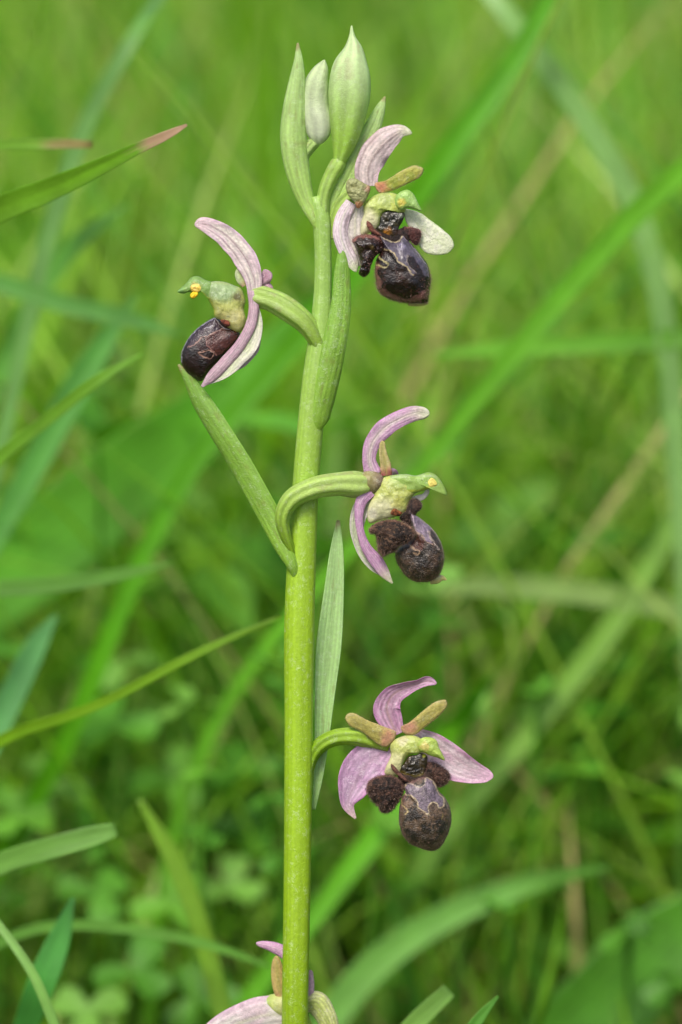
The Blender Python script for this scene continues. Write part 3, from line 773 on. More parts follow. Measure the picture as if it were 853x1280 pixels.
tube("pollinium", Z3([(635, 360, -34, 16), (655, 358, -36, 40), (684, 364, -34, 20)]), M_POLLEN, fl, c_flat(lin(214, 200, 100), 0.4, 3), r0=0.3, r1=0.3, flat=0.3, lump=.15)

# ---------- flower facing left, on the left of the stem
fl = lobe("flower", L2, [(330, 168), (450, 156), (560, 192), (612, 216), (656, 330), (642, 400), (660, 520), (604, 606), (500, 566), (440, 504), (384, 474), (368, 400), (338, 340), (312, 280)], (485, 340), -14, 100, M_COLUMN, orchid,
     paint(lin(196, 202, 116), [('poly', [(330, 168), (450, 156), (600, 200), (500, 330), (380, 320), (320, 290)], lin(154, 182, 132), .9, 40), ('poly', [(400, 420), (500, 420), (640, 400), (660, 520), (600, 600), (500, 560)], lin(218, 212, 140), .9, 40),
     ('spot', 582, 292, 66, lin(112, 106, 74), .9), ('spot', 560, 470, 60, lin(226, 222, 166), .7), ('line', [(330, 300), (370, 390), (385, 470)], 12, lin(186, 196, 50), .7)], 54, .22), lump=.14, seed=54)[0]
part(fl, "open flower turned left, its pink sepals seen from behind")
lobe("anther_hood", L2, [(50, 246), (78, 216), (130, 168), (172, 120), (230, 108), (300, 142), (366, 172), (402, 262), (352, 332), (304, 284), (266, 246), (206, 266), (152, 250), (100, 264)], (215, 195), -20, 62, M_COLUMN, fl,
     paint(lin(140, 178, 96), [('spot', 60, 240, 60, lin(150, 196, 120), .8), ('spot', 215, 210, 60, lin(214, 196, 110), .9), ('line', [(270, 250), (330, 310)], 16, lin(186, 196, 60), .7)], 55, .22), lump=.15, seed=55)
tube("ovary", Z2([(700, 700, 20, 40), (672, 640, -8, 52), (645, 580, -26, 62), (603, 513, -36, 78), (530, 452, -34, 90), (455, 410, -20, 86), (392, 392, -8, 76), (378, 388, -6, 62)]), M_GREEN, fl,
     c_bud(lin(150, 186, 64), lin(170, 200, 104), 55), ribs=6, ribamp=0.09, nv=70, nr=54, flat=0.9)
ribbon("dorsal_sepal", Rr(Z2, [(388, 385, -20, 56, 0, -60), (384, 325, -22, 72, 0, -50), (352, 245, -20, 94, 0, -40), (295, 172, -16, 90, 0, -40), (225, 120, -12, 74, 0, -40), (170, 98, -10, 56, 0, -40), (142, 102, -8, 40, 0, -30)]), M_PETAL, fl,
       c_sepal(lin(222, 214, 206), lin(202, 168, 192), lin(200, 190, 186), seed=53, midw=0.12, tip=lin(206, 180, 186), groove=(lin(138, 92, 118), (-0.12, 0.45))), r1=0.08, wav=0.28, seed=34, nu=25, nv=56, keel=0.16)
ribbon("petal", Rr(Z2, [(352, 350, -6, 30, 0, -60), (335, 325, -6, 42, 0, -60), (328, 300, -6, 40, 0, -60), (330, 275, -6, 20, 0, -40)]), M_OCHRE, fl, c_petal(lin(196, 208, 160), lin(180, 150, 120), 57), r1=0.2)
ribbon("petal", Rr(Z2, [(390, 352, 4, 40, 0, -60), (415, 332, 2, 58, 0, -80), (436, 312, 2, 52, 0, -90), (430, 285, 2, 26, 0, -60)]), M_PETAL, fl, c_sepal(lin(200, 166, 182), lin(182, 136, 160), lin(170, 120, 140), seed=59), r1=0.2, wav=0.4, seed=3)
ribbon("lateral_sepal", Rr(Z2, [(385, 362, 12, 46, 0, -60), (420, 350, 10, 52, 0, -80), (465, 376, 10, 22, 0, -40)]), M_PETAL, fl, c_sepal(lin(194, 158, 172), lin(174, 130, 150), lin(160, 120, 140), seed=60), r1=0.2, wav=0.4, seed=5)
ribbon("lateral_sepal", Rr(Z2, [(380, 372, -34, 44, 0, -60), (386, 430, -40, 42, 0, -80), (376, 500, -44, 42, 0, -80), (335, 585, -48, 44, 0, -80), (262, 672, -46, 48, 0, -80), (205, 732, -40, 38, 0, -60), (172, 766, -34, 10, 0, -40)]), M_PETAL, fl,
       c_sepal(lin(198, 170, 182), lin(180, 146, 164), lin(206, 186, 192), seed=63, groove=(lin(140, 108, 124), (-0.55,))), wav=0.16, seed=36, nu=17, nv=56)
ribbon("lateral_sepal", Rr(Z2, [(392, 440, -18, 30, 0, 40), (392, 505, -26, 60, 0, 50), (368, 580, -34, 84, 0, 50), (310, 650, -36, 82, 0, 50), (240, 718, -32, 52, 0, 40), (185, 756, -28, 10, 0, 30)]), M_PETAL, fl,
       c_sepal(lin(202, 210, 176), lin(214, 208, 202), lin(176, 190, 140), seed=65), wav=0.24, seed=38, nu=17, nv=50)
ribbon("lateral_sepal", Rr(Z2, [(395, 520, -10, 30, 0, 40), (385, 600, -14, 50, 0, 50), (335, 665, -18, 44, 0, 50), (285, 705, -18, 20, 0, 40)]), M_PETAL, fl, c_sepal(lin(206, 196, 194), lin(196, 170, 184), lin(190, 180, 170), seed=66), wav=0.3, seed=39)
o, G, N, X, Y, R = lobe("lip", L2, [(385, 476), (430, 498), (480, 540), (600, 596), (594, 700), (502, 806), (402, 906), (322, 980), (256, 1044), (200, 1014), (130, 964), (84, 884), (82, 800), (122, 700), (186, 610), (268, 540)], (325, 745), 30, 120, M_LIPG, fl,
     paint(lin(34, 17, 15), [('mott', lin(16, 9, 9), .012, .46, .8),
        ('poly', [(385, 482), (280, 548), (188, 618), (128, 700), (140, 740), (205, 712), (255, 652), (315, 640), (380, 602), (462, 570), (430, 520)], lin(60, 44, 54), 1, 8),  # speculum patch, its grey-violet sheen put into the colour
        ('poly', [(322, 640), (460, 578), (600, 596), (510, 740), (412, 806), (350, 750), (306, 700)], lin(88, 46, 38), .95, 8), ('mott', lin(44, 22, 19), .03, .55, .6),
        ('poly', [(240, 660), (300, 645), (306, 710), (330, 760), (260, 780), (215, 740)], lin(52, 20, 16), .9, 8),
        ('line', [(462, 570), (390, 600), (320, 640), (262, 654), (210, 710), (140, 742)], 8, lin(166, 130, 118), .9), ('line', [(300, 648), (312, 720), (362, 770), (402, 812)], 8, lin(160, 112, 104), .85),
        ('line', [(236, 790), (290, 776), (332, 764), (372, 800), (350, 836), (290, 826), (240, 806)], 8, lin(186, 146, 128), .95), ('line', [(385, 484), (362, 540), (290, 580)], 5, lin(170, 166, 176), .9),
        ('line', [(388, 484), (450, 555), (476, 578), (530, 580)], 6, lin(180, 176, 180), .9), ('line', [(385, 478), (270, 543), (188, 614), (124, 700), (86, 800), (86, 880)], 9, lin(176, 172, 184), .85)], 42, .4),  # long pale line down the left edge: sheen painted as colour
     p=2.4, lump=.06, seed=42, n=190, m=64, edge=.008)
hairs("lip_hair", G, N, 700, 0.0002, M_HAIR, o, hairc(lin(60, 40, 38), lin(170, 150, 140)), mask=R ** 8 * 3 + .1, seed=52, wid=.00004)
lobe("lip_collar", L2, [(432, 500), (470, 494), (508, 510), (518, 550), (480, 556), (448, 528)], (475, 525), -92, 16, M_LOBE, fl, paint(lin(140, 72, 50), [('mott', lin(90, 40, 28), .05, .5, .9)], 4, .7), edge=.12, lump=.6, seed=8, n=60, m=14)
lobe("pollinium", L2, [(166, 200), (200, 175), (245, 180), (262, 220), (240, 252), (196, 250), (168, 230)], (214, 215), -72, 22, M_POLLEN, fl, paint(lin(228, 196, 96), [('mott', lin(236, 206, 60), .04, .5, .6)], 3, .3), lump=.4, seed=2, n=60, m=14)
lobe("pollinium", L2, [(162, 280), (180, 252), (226, 248), (234, 270), (210, 300), (180, 308)], (197, 277), -76, 22, M_POLLEN, fl, paint(lin(236, 200, 30), [('mott', lin(240, 180, 20), .04, .5, .6)], 3, .3), lump=.4, seed=4, n=60, m=14)

# ---------- topmost open flower, beside the buds
fl = lobe("flower", L1, [(198, 200), (260, 148), (330, 118), (430, 128), (500, 195), (484, 262), (432, 252), (360, 246), (326, 282), (310, 342), (282, 386), (240, 404), (182, 424), (178, 340), (198, 270)], (295, 225), -56, 58, M_COLUMN, orchid,
     paint(lin(190, 206, 112), [('poly', [(180, 430), (175, 300), (230, 230), (300, 300), (300, 390), (230, 420)], lin(226, 222, 186), .9, 36), ('spot', 340, 150, 70, lin(160, 178, 110), .6), ('spot', 420, 220, 40, lin(206, 214, 80), .6)], 74, .22), lump=.2, seed=74)[0]
part(fl, "topmost open flower with pale sepals and glossy black-brown lip")
lobe("anther_hood", L1, [(424, 150), (460, 112), (510, 98), (552, 128), (584, 190), (608, 248), (560, 238), (510, 228), (470, 242), (428, 212)], (500, 175), -104, 36, M_COLUMN, fl,
     paint(lin(164, 202, 110), [('spot', 462, 190, 44, lin(226, 206, 90), .95), ('spot', 560, 200, 50, lin(176, 214, 130), .6)], 75, .2), lump=.2, seed=75)
tube("ovary", Z1([(262, 880, 14, 40), (275, 800, 20, 54), (310, 730, 26, 66), (360, 700, 20, 70), (400, 715, 6, 60)]), M_GREEN, fl, c_bud(lin(150, 186, 64), lin(170, 200, 104), 75), ribs=6, ribamp=0.08, nr=48)
ribbon("dorsal_sepal", Rr(Z1, [(408, 672, -14, 80, 0, -40), (408, 605, -16, 100, 0, -50), (445, 530, -18, 112, 0, -60), (500, 475, -20, 88, 0, -60), (545, 454, -20, 52, 0, -50), (586, 464, -20, 12, 0, -40)]), M_PETAL, fl,
       c_sepal(lin(216, 202, 200), lin(202, 176, 186), lin(200, 186, 180), seed=73, midw=0.10, groove=(lin(126, 100, 100), (-0.15, 0.6)), tip=lin(200, 206, 170)), wav=0.28, seed=54, nu=25, nv=56, r1=0.06)
o, G, N, X, Y, R = lobe("petal", Q1, [(438, 662), (480, 650), (550, 608), (600, 590), (630, 604), (622, 630), (560, 666), (500, 692), (455, 698)], (530, 645), -34, 11, M_OCHRE, fl,
     paint(lin(172, 174, 76), [('mott', lin(140, 160, 50), .03, .5, .6), ('spot', 440, 676, 60, lin(216, 130, 112), .85), ('rim', lin(206, 190, 140), .8, 1, .6)], 77, .35, 3), p=3.2, edge=.03, lump=.3, seed=77, n=100, m=20)
hairs("petal_hair", G, N, 600, 0.0002, M_HAIR, o, hairc(lin(190, 170, 100), lin(230, 210, 180)), mask=.3 + R ** 6 * 3, seed=77, wid=.00003, droop=0)
lobe("petal", L1, [(72, 62), (95, 18), (150, 22), (200, 50), (244, 78), (238, 122), (192, 205), (155, 232), (128, 182), (84, 132)], (150, 110), -108, 34, M_OCHRE, fl,
     paint(lin(164, 168, 116), [('mott', lin(136, 136, 80), .03, .5, .6), ('spot', 160, 210, 46, lin(190, 120, 84), .8), ('spot', 230, 90, 40, lin(186, 130, 110), .7)], 79, .3), p=3, edge=.05, lump=.5, seed=79)
ribbon("lateral_sepal", Rr(Z1, [(345, 735, -30, 46, 0, -40), (314, 790, -32, 58, 0, -60), (302, 850, -32, 60, 0, -70), (320, 920, -30, 56, 0, -60), (350, 975, -28, 48, 0, -50), (365, 1012, -26, 20, 0, -40)]), M_PETAL, fl,
       c_sepal(lin(230, 218, 224), lin(216, 196, 208), lin(206, 210, 190), seed=83, tip=lin(200, 210, 168), groove=(lin(170, 150, 156), (0.5,))), r1=0.1, wav=0.26, seed=56)
ribbon("lateral_sepal", Rr(Z1, [(372, 745, -16, 50, 0, 40), (362, 800, -14, 84, 0, 60), (360, 860, -10, 86, 0, 60), (362, 930, -8, 60, 0, 60), (366, 990, -6, 24, 0, 40)]), M_PETAL, fl,
       c_sepal(lin(224, 218, 210), lin(216, 206, 206), lin(206, 206, 180), seed=85), wav=0.2, seed=57)
lobe("lateral_sepal", L1, [(488, 240), (540, 240), (600, 262), (680, 320), (760, 380), (830, 450), (840, 500), (800, 548), (720, 562), (640, 545), (590, 490), (560, 420), (500, 330)], (650, 420), 12, 12, M_PETAL, fl,
     paint(lin(222, 228, 198), [('mott', lin(234, 234, 218), .02, .5, .6), ('line', [(520, 280), (640, 400), (790, 500)], 8, lin(186, 200, 150), .5), ('line', [(560, 300), (680, 380), (800, 450)], 5, lin(190, 200, 160), .5), ('rim', lin(196, 212, 150), .9, 1, .6)], 87, .3), p=4, edge=.02, lump=.5, seed=87, tilt=(.08, 0))
lobe("stigma_cavity", L1, [(318, 290), (350, 248), (400, 246), (440, 258), (488, 262), (476, 320), (448, 370), (442, 434), (410, 456), (360, 424), (308, 402), (288, 372), (308, 345)], (390, 345), -84, 24, M_CAV, fl,
     paint(lin(30, 30, 20), [('mott', lin(56, 50, 28), .03, .5, .6), ('spot', 370, 398, 46, lin(150, 100, 26), .9), ('spot', 430, 400, 40, lin(50, 26, 18), .7), ('spot', 462, 285, 20, lin(120, 130, 110), .7)], 83, .5), lump=.5, seed=83)  # the orange spot paints a glimmer of light inside the cavity
o, G, N, X, Y, R = lobe("lip", L1, [(306, 416), (350, 436), (430, 462), (472, 420), (532, 476), (602, 556), (648, 620), (675, 720), (664, 830), (650, 900), (590, 906), (520, 906), (430, 892), (350, 862), (298, 812), (282, 740), (277, 660), (288, 592), (318, 540), (338, 508), (328, 460)],
     (480, 680), -74, 135, M_LIPG, fl, paint(lin(38, 24, 18), [
        ('mott', lin(20, 13, 11), .012, .46, .8), ('spot', 480, 720, 80, lin(62, 40, 24), .6),
        ('line', [(283, 640), (284, 740), (300, 804), (360, 852), (430, 882), (520, 892), (600, 862), (660, 826)], 46, lin(150, 104, 98), .95), ('mott', lin(90, 56, 50), .06, .62, .5),
        ('poly', [(310, 420), (360, 445), (430, 470), (472, 428), (532, 488), (604, 572), (650, 650), (662, 712), (622, 696), (600, 640), (545, 575), (510, 566), (504, 602), (530, 650), (562, 694), (540, 704), (498, 640), (440, 612), (426, 562), (390, 532), (340, 516), (332, 462)], lin(100, 92, 106), 1, 6),
        ('spot', 470, 500, 36, lin(136, 128, 156), .6), ('spot', 380, 480, 40, lin(62, 54, 66), .6), ('spot', 600, 600, 30, lin(90, 84, 112), .6),
        ('line', [(340, 516), (390, 531), (426, 562), (436, 602), (492, 632), (532, 684), (556, 704)], 9, lin(206, 186, 140), .95), ('line', [(472, 428), (452, 460), (420, 470), (350, 446), (310, 416)], 8, lin(200, 186, 150), .9),
        ('line', [(510, 566), (505, 602), (532, 652), (568, 690)], 6, lin(160, 146, 140), .8), ('line', [(475, 430), (532, 488), (604, 576), (644, 640), (664, 720)], 5, lin(170, 160, 170), .8),
        ('line', [(290, 545), (320, 592), (376, 632), (350, 648), (292, 630)], 10, lin(196, 184, 124), .95)], 62, .4),
     p=2.4, lump=.07, seed=62, n=190, m=64, edge=.012, tilt=(.1, 0))
hairs("lip_hair", G, N, 1500, 0.0003, M_HAIR, o, HR, mask=R ** 8 * 3 * sst(560, 760, Y) + .01, seed=72)
o, G, N, X, Y, R = lobe("lip_side_lobe", L1, [(116, 456), (160, 422), (230, 416), (302, 432), (344, 490), (322, 542), (282, 574), (252, 642), (238, 692), (200, 720), (162, 692), (174, 640), (158, 570), (134, 502)], (228, 530), -104, 80, M_LIPG, fl,
     paint(lin(44, 24, 20), [('mott', lin(22, 12, 11), .016, .45, .8), ('line', [(120, 455), (165, 428), (230, 422), (300, 438)], 26, lin(164, 108, 100), .95), ('spot', 256, 510, 24, lin(130, 110, 60), .6), ('rim', lin(110, 66, 62), .9, 1, .6)], 71, .5), lump=.3, seed=63, edge=.02)
hairs("lobe_hair", G, N, 1200, 0.00026, M_HAIR, o, HR, mask=sst(500, 430, Y) + .1, seed=71)
o, G, N, X, Y, R = lobe("lip_side_lobe", L1, [(446, 388), (480, 364), (560, 368), (604, 390), (604, 440), (576, 494), (540, 474), (500, 432), (455, 412)], (545, 422), -30, 46, M_LOBE, fl,
     paint(lin(84, 46, 42), [('mott', lin(44, 24, 22), .02, .48, .9), ('rim', lin(168, 116, 108), .82, 1, .8)], 78, .5), lump=.2, seed=64, edge=.03)
hairs("lobe_hair", G, N, 900, 0.00024, M_HAIR, o, HR, mask=.3 + R ** 6 * 2, seed=73)
lobe("lip_throat", L1, [(250, 400), (300, 370), (380, 400), (460, 380), (520, 440), (500, 520), (400, 530), (320, 500), (270, 450)], (390, 450), -76, 26, M_LOBE, fl, paint(lin(56, 36, 30), [("mott", lin(28, 18, 14), .03, .48, .8)], 12, .5), n=60, m=16)
tube("lip_collar", ZL1([(222, 320, -104, 14), (238, 350, -112, 34), (262, 382, -120, 30), (300, 412, -124, 22), (330, 428, -120, 10)]), M_LOBE, fl, c_flat(lin(130, 80, 64), 0.9, 3), r0=0.1, r1=0.2, lump=0.4, nv=60)
tube("lip_appendage", Z1([(570, 1132, -36, 26), (605, 1134, -36, 26), (630, 1134, -36, 20), (650, 1134, -36, 6)]), M_COLUMN, fl, c_flat(lin(196, 200, 110), 0.2, 3), flat=0.5)

# ---------- lowest flower, behind the stem, facing away
fl = tube("flower", Z5([(300, 330, 44, 50), (270, 318, 54, 60), (230, 315, 64, 40), (200, 325, 70, 10)]), M_COLUMN, orchid, c_col(lin(200, 205, 130), lin(170, 196, 96), 94), r0=0.2, flat=0.8)
part(fl, "lowest flower half hidden behind the stem")
tube("ovary", Z5([(318, 470, 10, 30), (330, 420, 30, 36), (325, 370, 40, 40), (305, 330, 44, 40)]), M_GREEN, fl, c_bud(lin(140, 176, 50), lin(160, 190, 70), 95), ribs=6, ribamp=0.07)
ribbon("dorsal_sepal", Rr(Z5, [(305, 322, 40, 36, 0, -60), (312, 250, 38, 44, 0, -80), (290, 196, 40, 36, 0, -80), (250, 172, 44, 28, 0, -80), (203, 160, 48, 12, 0, -40)]), M_PETAL, fl, c_sepal(lin(206, 166, 196), lin(190, 140, 180), lin(196, 170, 186), seed=93), r1=0.08)
ribbon("petal", Rr(Z5, [(275, 315, 44, 24, 0, -60), (262, 270, 42, 34, 0, -90), (257, 225, 42, 30, 0, -90), (255, 192, 42, 16, 0, -60)]), M_OCHRE, fl, c_petal(lin(196, 172, 106), lin(196, 140, 110), 97), r1=0.15)
ribbon("petal", Rr(Z5, [(320, 330, 44, 30, 0, -60), (340, 280, 42, 22, 0, -80), (342, 228, 42, 12, 0, -60)]), M_PETAL, fl, c_sepal(lin(206, 176, 190), lin(190, 150, 176), lin(196, 170, 186), seed=99), r1=0.1)
ribbon("lateral_sepal", Rr(Z5, [(310, 345, 40, 70, 0, -30), (240, 342, 38, 96, 0, -50), (165, 362, 40, 92, 0, -60), (95, 396, 44, 70, 0, -50), (40, 430, 48, 10, 0, -30)]), M_PETAL, fl,
       c_sepal(lin(206, 200, 196), lin(196, 158, 182), lin(176, 176, 150), seed=101), wav=0.1, seed=66, nu=21)
ribbon("lateral_sepal", Rr(Z5, [(325, 318, 40, 40, 0, -60), (352, 312, 36, 60, 0, -90), (380, 345, 34, 54, 0, -90), (395, 400, 36, 40, 0, -60), (398, 440, 36, 8, 0, -30)]), M_PETAL, fl,
       c_sepal(lin(190, 200, 120), lin(206, 206, 160), lin(150, 170, 70), seed=103, veins=6, va=0.2), wav=0.1, seed=67)
o, G, N, s_, v_, C = tube("lip", Z5([(262, 345, 66, 40), (245, 380, 74, 90), (235, 420, 76, 110), (230, 470, 74, 50)]), M_LIP, fl, c_lip(BROWN, DARK, SPEC, CREAM, RIM, 92), r0=0.15, r1=0.2, flat=0.8, phi=-90, ret=True)

# ------------------------------------------------------------------ named grass blades behind and beside the orchid
def c_blade(c, tip=None, seed=0, root=None):
    def f(U, V, sd):
        k = np.ones(U.shape + (3,)) * c
        k = k * (0.92 + 0.13 * np.cos(U * 24))[..., None] * (0.78 + 0.44 * fbm(U * 1.5, V * 14, seed))[..., None]
        k = mix(k, c * 1.3, np.exp(-(U / 0.12) ** 2) * 0.3)
        if tip is not None:
            k = mix(k, tip, sst(0.972, 0.985, V + 0.012 * vnoise(U * 4, V * 30, seed)))
        return k
    return f
LIGHTG, MIDG, YELG, TEAL, DEEP = lin(120, 180, 60), lin(88, 160, 40), lin(130, 180, 34), lin(70, 150, 84), lin(58, 120, 40)
TAN = lin(190, 160, 130)
def blade(label, rows, c, tip=None, arc=40, r1=0.0, seed=0, name="grass_blade", rootlen=1.0, twist=0, cat="grass blade", wav=0.05):
    pts = []
    for (px, py, d, w) in rows:
        p = W(px, py, d)
        pts.append([*p, w * S * (DIST + d) / DIST, twist, arc])
    p0, p1 = np.array(pts[0][:3]), np.array(pts[1][:3])
    d = (p0 - p1) / np.linalg.norm(p0 - p1)
    z0 = p0[2]
    w0 = pts[0][3]
    if d[2] > -0.75:
        q1 = p0 + d * 0.3 * z0 * rootlen; q1[2] = min(q1[2], z0) - 0.18 * z0
        q2 = q1 + np.array((d[0] * 0.22 * z0, 0.006, 0)); q2[2] = q1[2] * 0.5
        q3 = q2 + np.array((d[0] * 0.05 * z0, 0.004, 0)); q3[2] = -0.01
        ext = [q3, q2, q1]
    else:
        q2 = p0 + d * 0.5 * z0; q3 = q2 + np.array((d[0] * 0.2 * z0, 0.004, 0)); q3[2] = -0.01
        ext = [q3, q2]
    fr = [0.75, 0.9, 1.0][-len(ext):]
    pts = [[*q, w0 * k, twist, arc] for q, k in zip(ext, fr)] + pts
    o = ribbon(name, pts, M_BLADE, None, c_blade(c, tip, seed), nu=21, nv=60, thick=0.00025, r1=r1, wav=wav, seed=seed, origin=ext[0])
    tag(o, label, cat, "single blades standing out of the meadow")
    return o

blade("broad bright green grass blade with a dried brown tip", [(0, 262, .035, 33), (60, 238, .028, 30), (120, 211, .02, 22), (180, 182, .014, 14), (215, 166, .012, 10), (234, 156, .012, 3)], lin(120, 176, 40), TAN, seed=1)
blade("short narrow horizontal blade with a blunt brownish end above the brown-tipped blade", [(0, 181, .055, 13), (60, 180, .05, 13), (95, 180, .05, 11), (116, 181, .05, 9)], lin(120, 172, 48), lin(150, 140, 80), seed=2)
blade("thin yellow-green blade rising towards the left flower's bract", [(0, 572, .06, 17), (60, 524, .055, 16), (130, 470, .05, 13), (180, 442, .05, 5)], lin(128, 186, 56), seed=3)
blade("long thin yellow-green blade slanting up towards the stem's middle", [(0, 926, .06, 15), (120, 882, .05, 12), (250, 815, .045, 10), (352, 770, .045, 4)], lin(126, 176, 30), seed=4)
blade("pale green blade with a blunt torn end, low beside the clover", [(0, 1080, .05, 27), (70, 1058, .045, 27), (120, 1044, .045, 24), (145, 1037, .045, 17)], lin(130, 184, 84), seed=5)
blade("thin pale stalk-like blade leaning left in front of the clover", [(72, 1290, .03, 13), (40, 1215, .03, 12), (0, 1158, .032, 10), (-40, 1110, .035, 5)], lin(128, 178, 84), seed=6)
blade("bluish green pointed leaf among the clover", [(30, 1290, .06, 30), (52, 1230, .055, 36), (72, 1180, .055, 30), (92, 1122, .055, 5)], lin(88, 168, 72), seed=7, arc=20)
blade("very broad soft green leaf blade crossing behind the left bract", [(-60, 780, .20, 100), (60, 680, .195, 112), (170, 590, .19, 104), (280, 500, .18, 70), (380, 400, .18, 36), (470, 300, .15, 8)], lin(112, 186, 56), seed=8, arc=30)
blade("long saturated green blade running from the buds to the upper edge", [(250, 570, .15, 26), (350, 450, .15, 30), (470, 310, .145, 32), (560, 190, .14, 32), (640, 80, .14, 28), (700, -20, .14, 20), (740, -90, .14, 5)], lin(100, 180, 18), seed=9)
blade("bright wide blade rising to the right beside the profile flower", [(540, 570, .14, 20), (620, 470, .135, 26), (720, 350, .13, 29), (800, 262, .125, 30), (880, 190, .12, 26), (1000, 90, .12, 5)], lin(122, 196, 50), seed=10)
blade("long pale blade arching high over and crossing the bright wide blade", [(845, 560, .15, 26), (835, 430, .15, 28), (795, 262, .15, 30), (710, 118, .15, 28), (620, 0, .15, 24), (540, -80, .21, 5)], lin(136, 184, 98), seed=11)
blade("tall pale arching blade standing left of the buds", [(10, 520, .13, 18), (60, 300, .13, 22), (110, 150, .13, 22), (165, 50, .13, 18), (215, -20, .16, 5)], lin(120, 176, 86), seed=12)
blade("cut pale blade end low under the lowest flower", [(500, 1300, .035, 24), (530, 1268, .035, 24), (562, 1238, .035, 20)], lin(140, 190, 84), seed=13)
blade("small dark green blade tip under the lowest flower", [(580, 1300, .02, 18), (600, 1272, .02, 14), (623, 1245, .02, 3)], lin(92, 156, 50), seed=14)
blade("yellow-green bent blade falling through the clover", [(272, 1240, .09, 24), (248, 1150, .09, 24), (215, 1070, .09, 22), (175, 1000, .09, 6)], lin(128, 176, 44), seed=15)
blade("thin green blade lying across the clover towards the lowest flower", [(60, 1158, .08, 13), (150, 1160, .08, 13), (250, 1178, .08, 12), (338, 1208, .08, 5)], lin(110, 170, 60), seed=16)
blade("wide pale arching blade whose foot is beside the lower stem", [(395, 1300, .15, 40), (460, 1215, .15, 40), (560, 1145, .15, 34), (660, 1105, .15, 26), (760, 1085, .13, 5)], lin(128, 188, 84), seed=17)
blade("short teal green blade above the long thin yellow-green blade", [(-10, 920, .10, 34), (20, 860, .10, 32), (50, 800, .10, 24), (70, 770, .10, 5)], lin(112, 184, 104), seed=18)
blade("pale straw-green blade lying flat behind the lowest flower", [(880, 772, .17, 26), (800, 752, .17, 28), (700, 738, .17, 28), (610, 732, .17, 24), (540, 738, .17, 5)], lin(150, 184, 98), seed=19)
blade("bright horizontal blade behind the profile flower's upper sepal", [(900, 424, .15, 24), (780, 428, .15, 24), (650, 434, .15, 22), (540, 444, .15, 5)], lin(118, 188, 48), seed=20)
blade("light green blade climbing steeply across the flat straw-green one", [(690, 880, .17, 26), (760, 790, .17, 28), (820, 690, .17, 26), (870, 600, .17, 20), (900, 530, .16, 5)], lin(140, 190, 76), seed=21)
blade("narrow soft green blade level with the stem's lower bract", [(-10, 737, .085, 20), (60, 732, .085, 20), (140, 720, .085, 16), (215, 704, .085, 4)], lin(112, 172, 62), seed=22)
blade("soft pale blade sloping down behind the left flower", [(-10, 352, .13, 24), (80, 380, .13, 24), (160, 398, .13, 22), (230, 420, .13, 4)], lin(104, 170, 72), seed=23)
blade("bright pointed blade behind the lowest open flower", [(420, 1110, .15, 26), (480, 1030, .15, 30), (560, 920, .15, 26), (612, 845, .12, 5)], lin(112, 190, 36), seed=24)
blade("broad dark green leaf low under the flat straw-green blade", [(700, 1300, .17, 90), (770, 1240, .17, 110), (840, 1170, .17, 90), (920, 1100, .17, 5)], lin(96, 164, 46), seed=25, arc=30)
blade("slender green blade leaning left behind the brown-tipped blade", [(-5, 480, .14, 24), (40, 380, .14, 24), (100, 300, .14, 22), (160, 255, .14, 4)], lin(104, 172, 62), seed=26)
blade("wide mid green blade leaning left of the broad soft leaf", [(0, 660, .13, 30), (50, 570, .13, 34), (110, 460, .13, 34), (170, 370, .13, 5)], lin(96, 168, 66), seed=27)

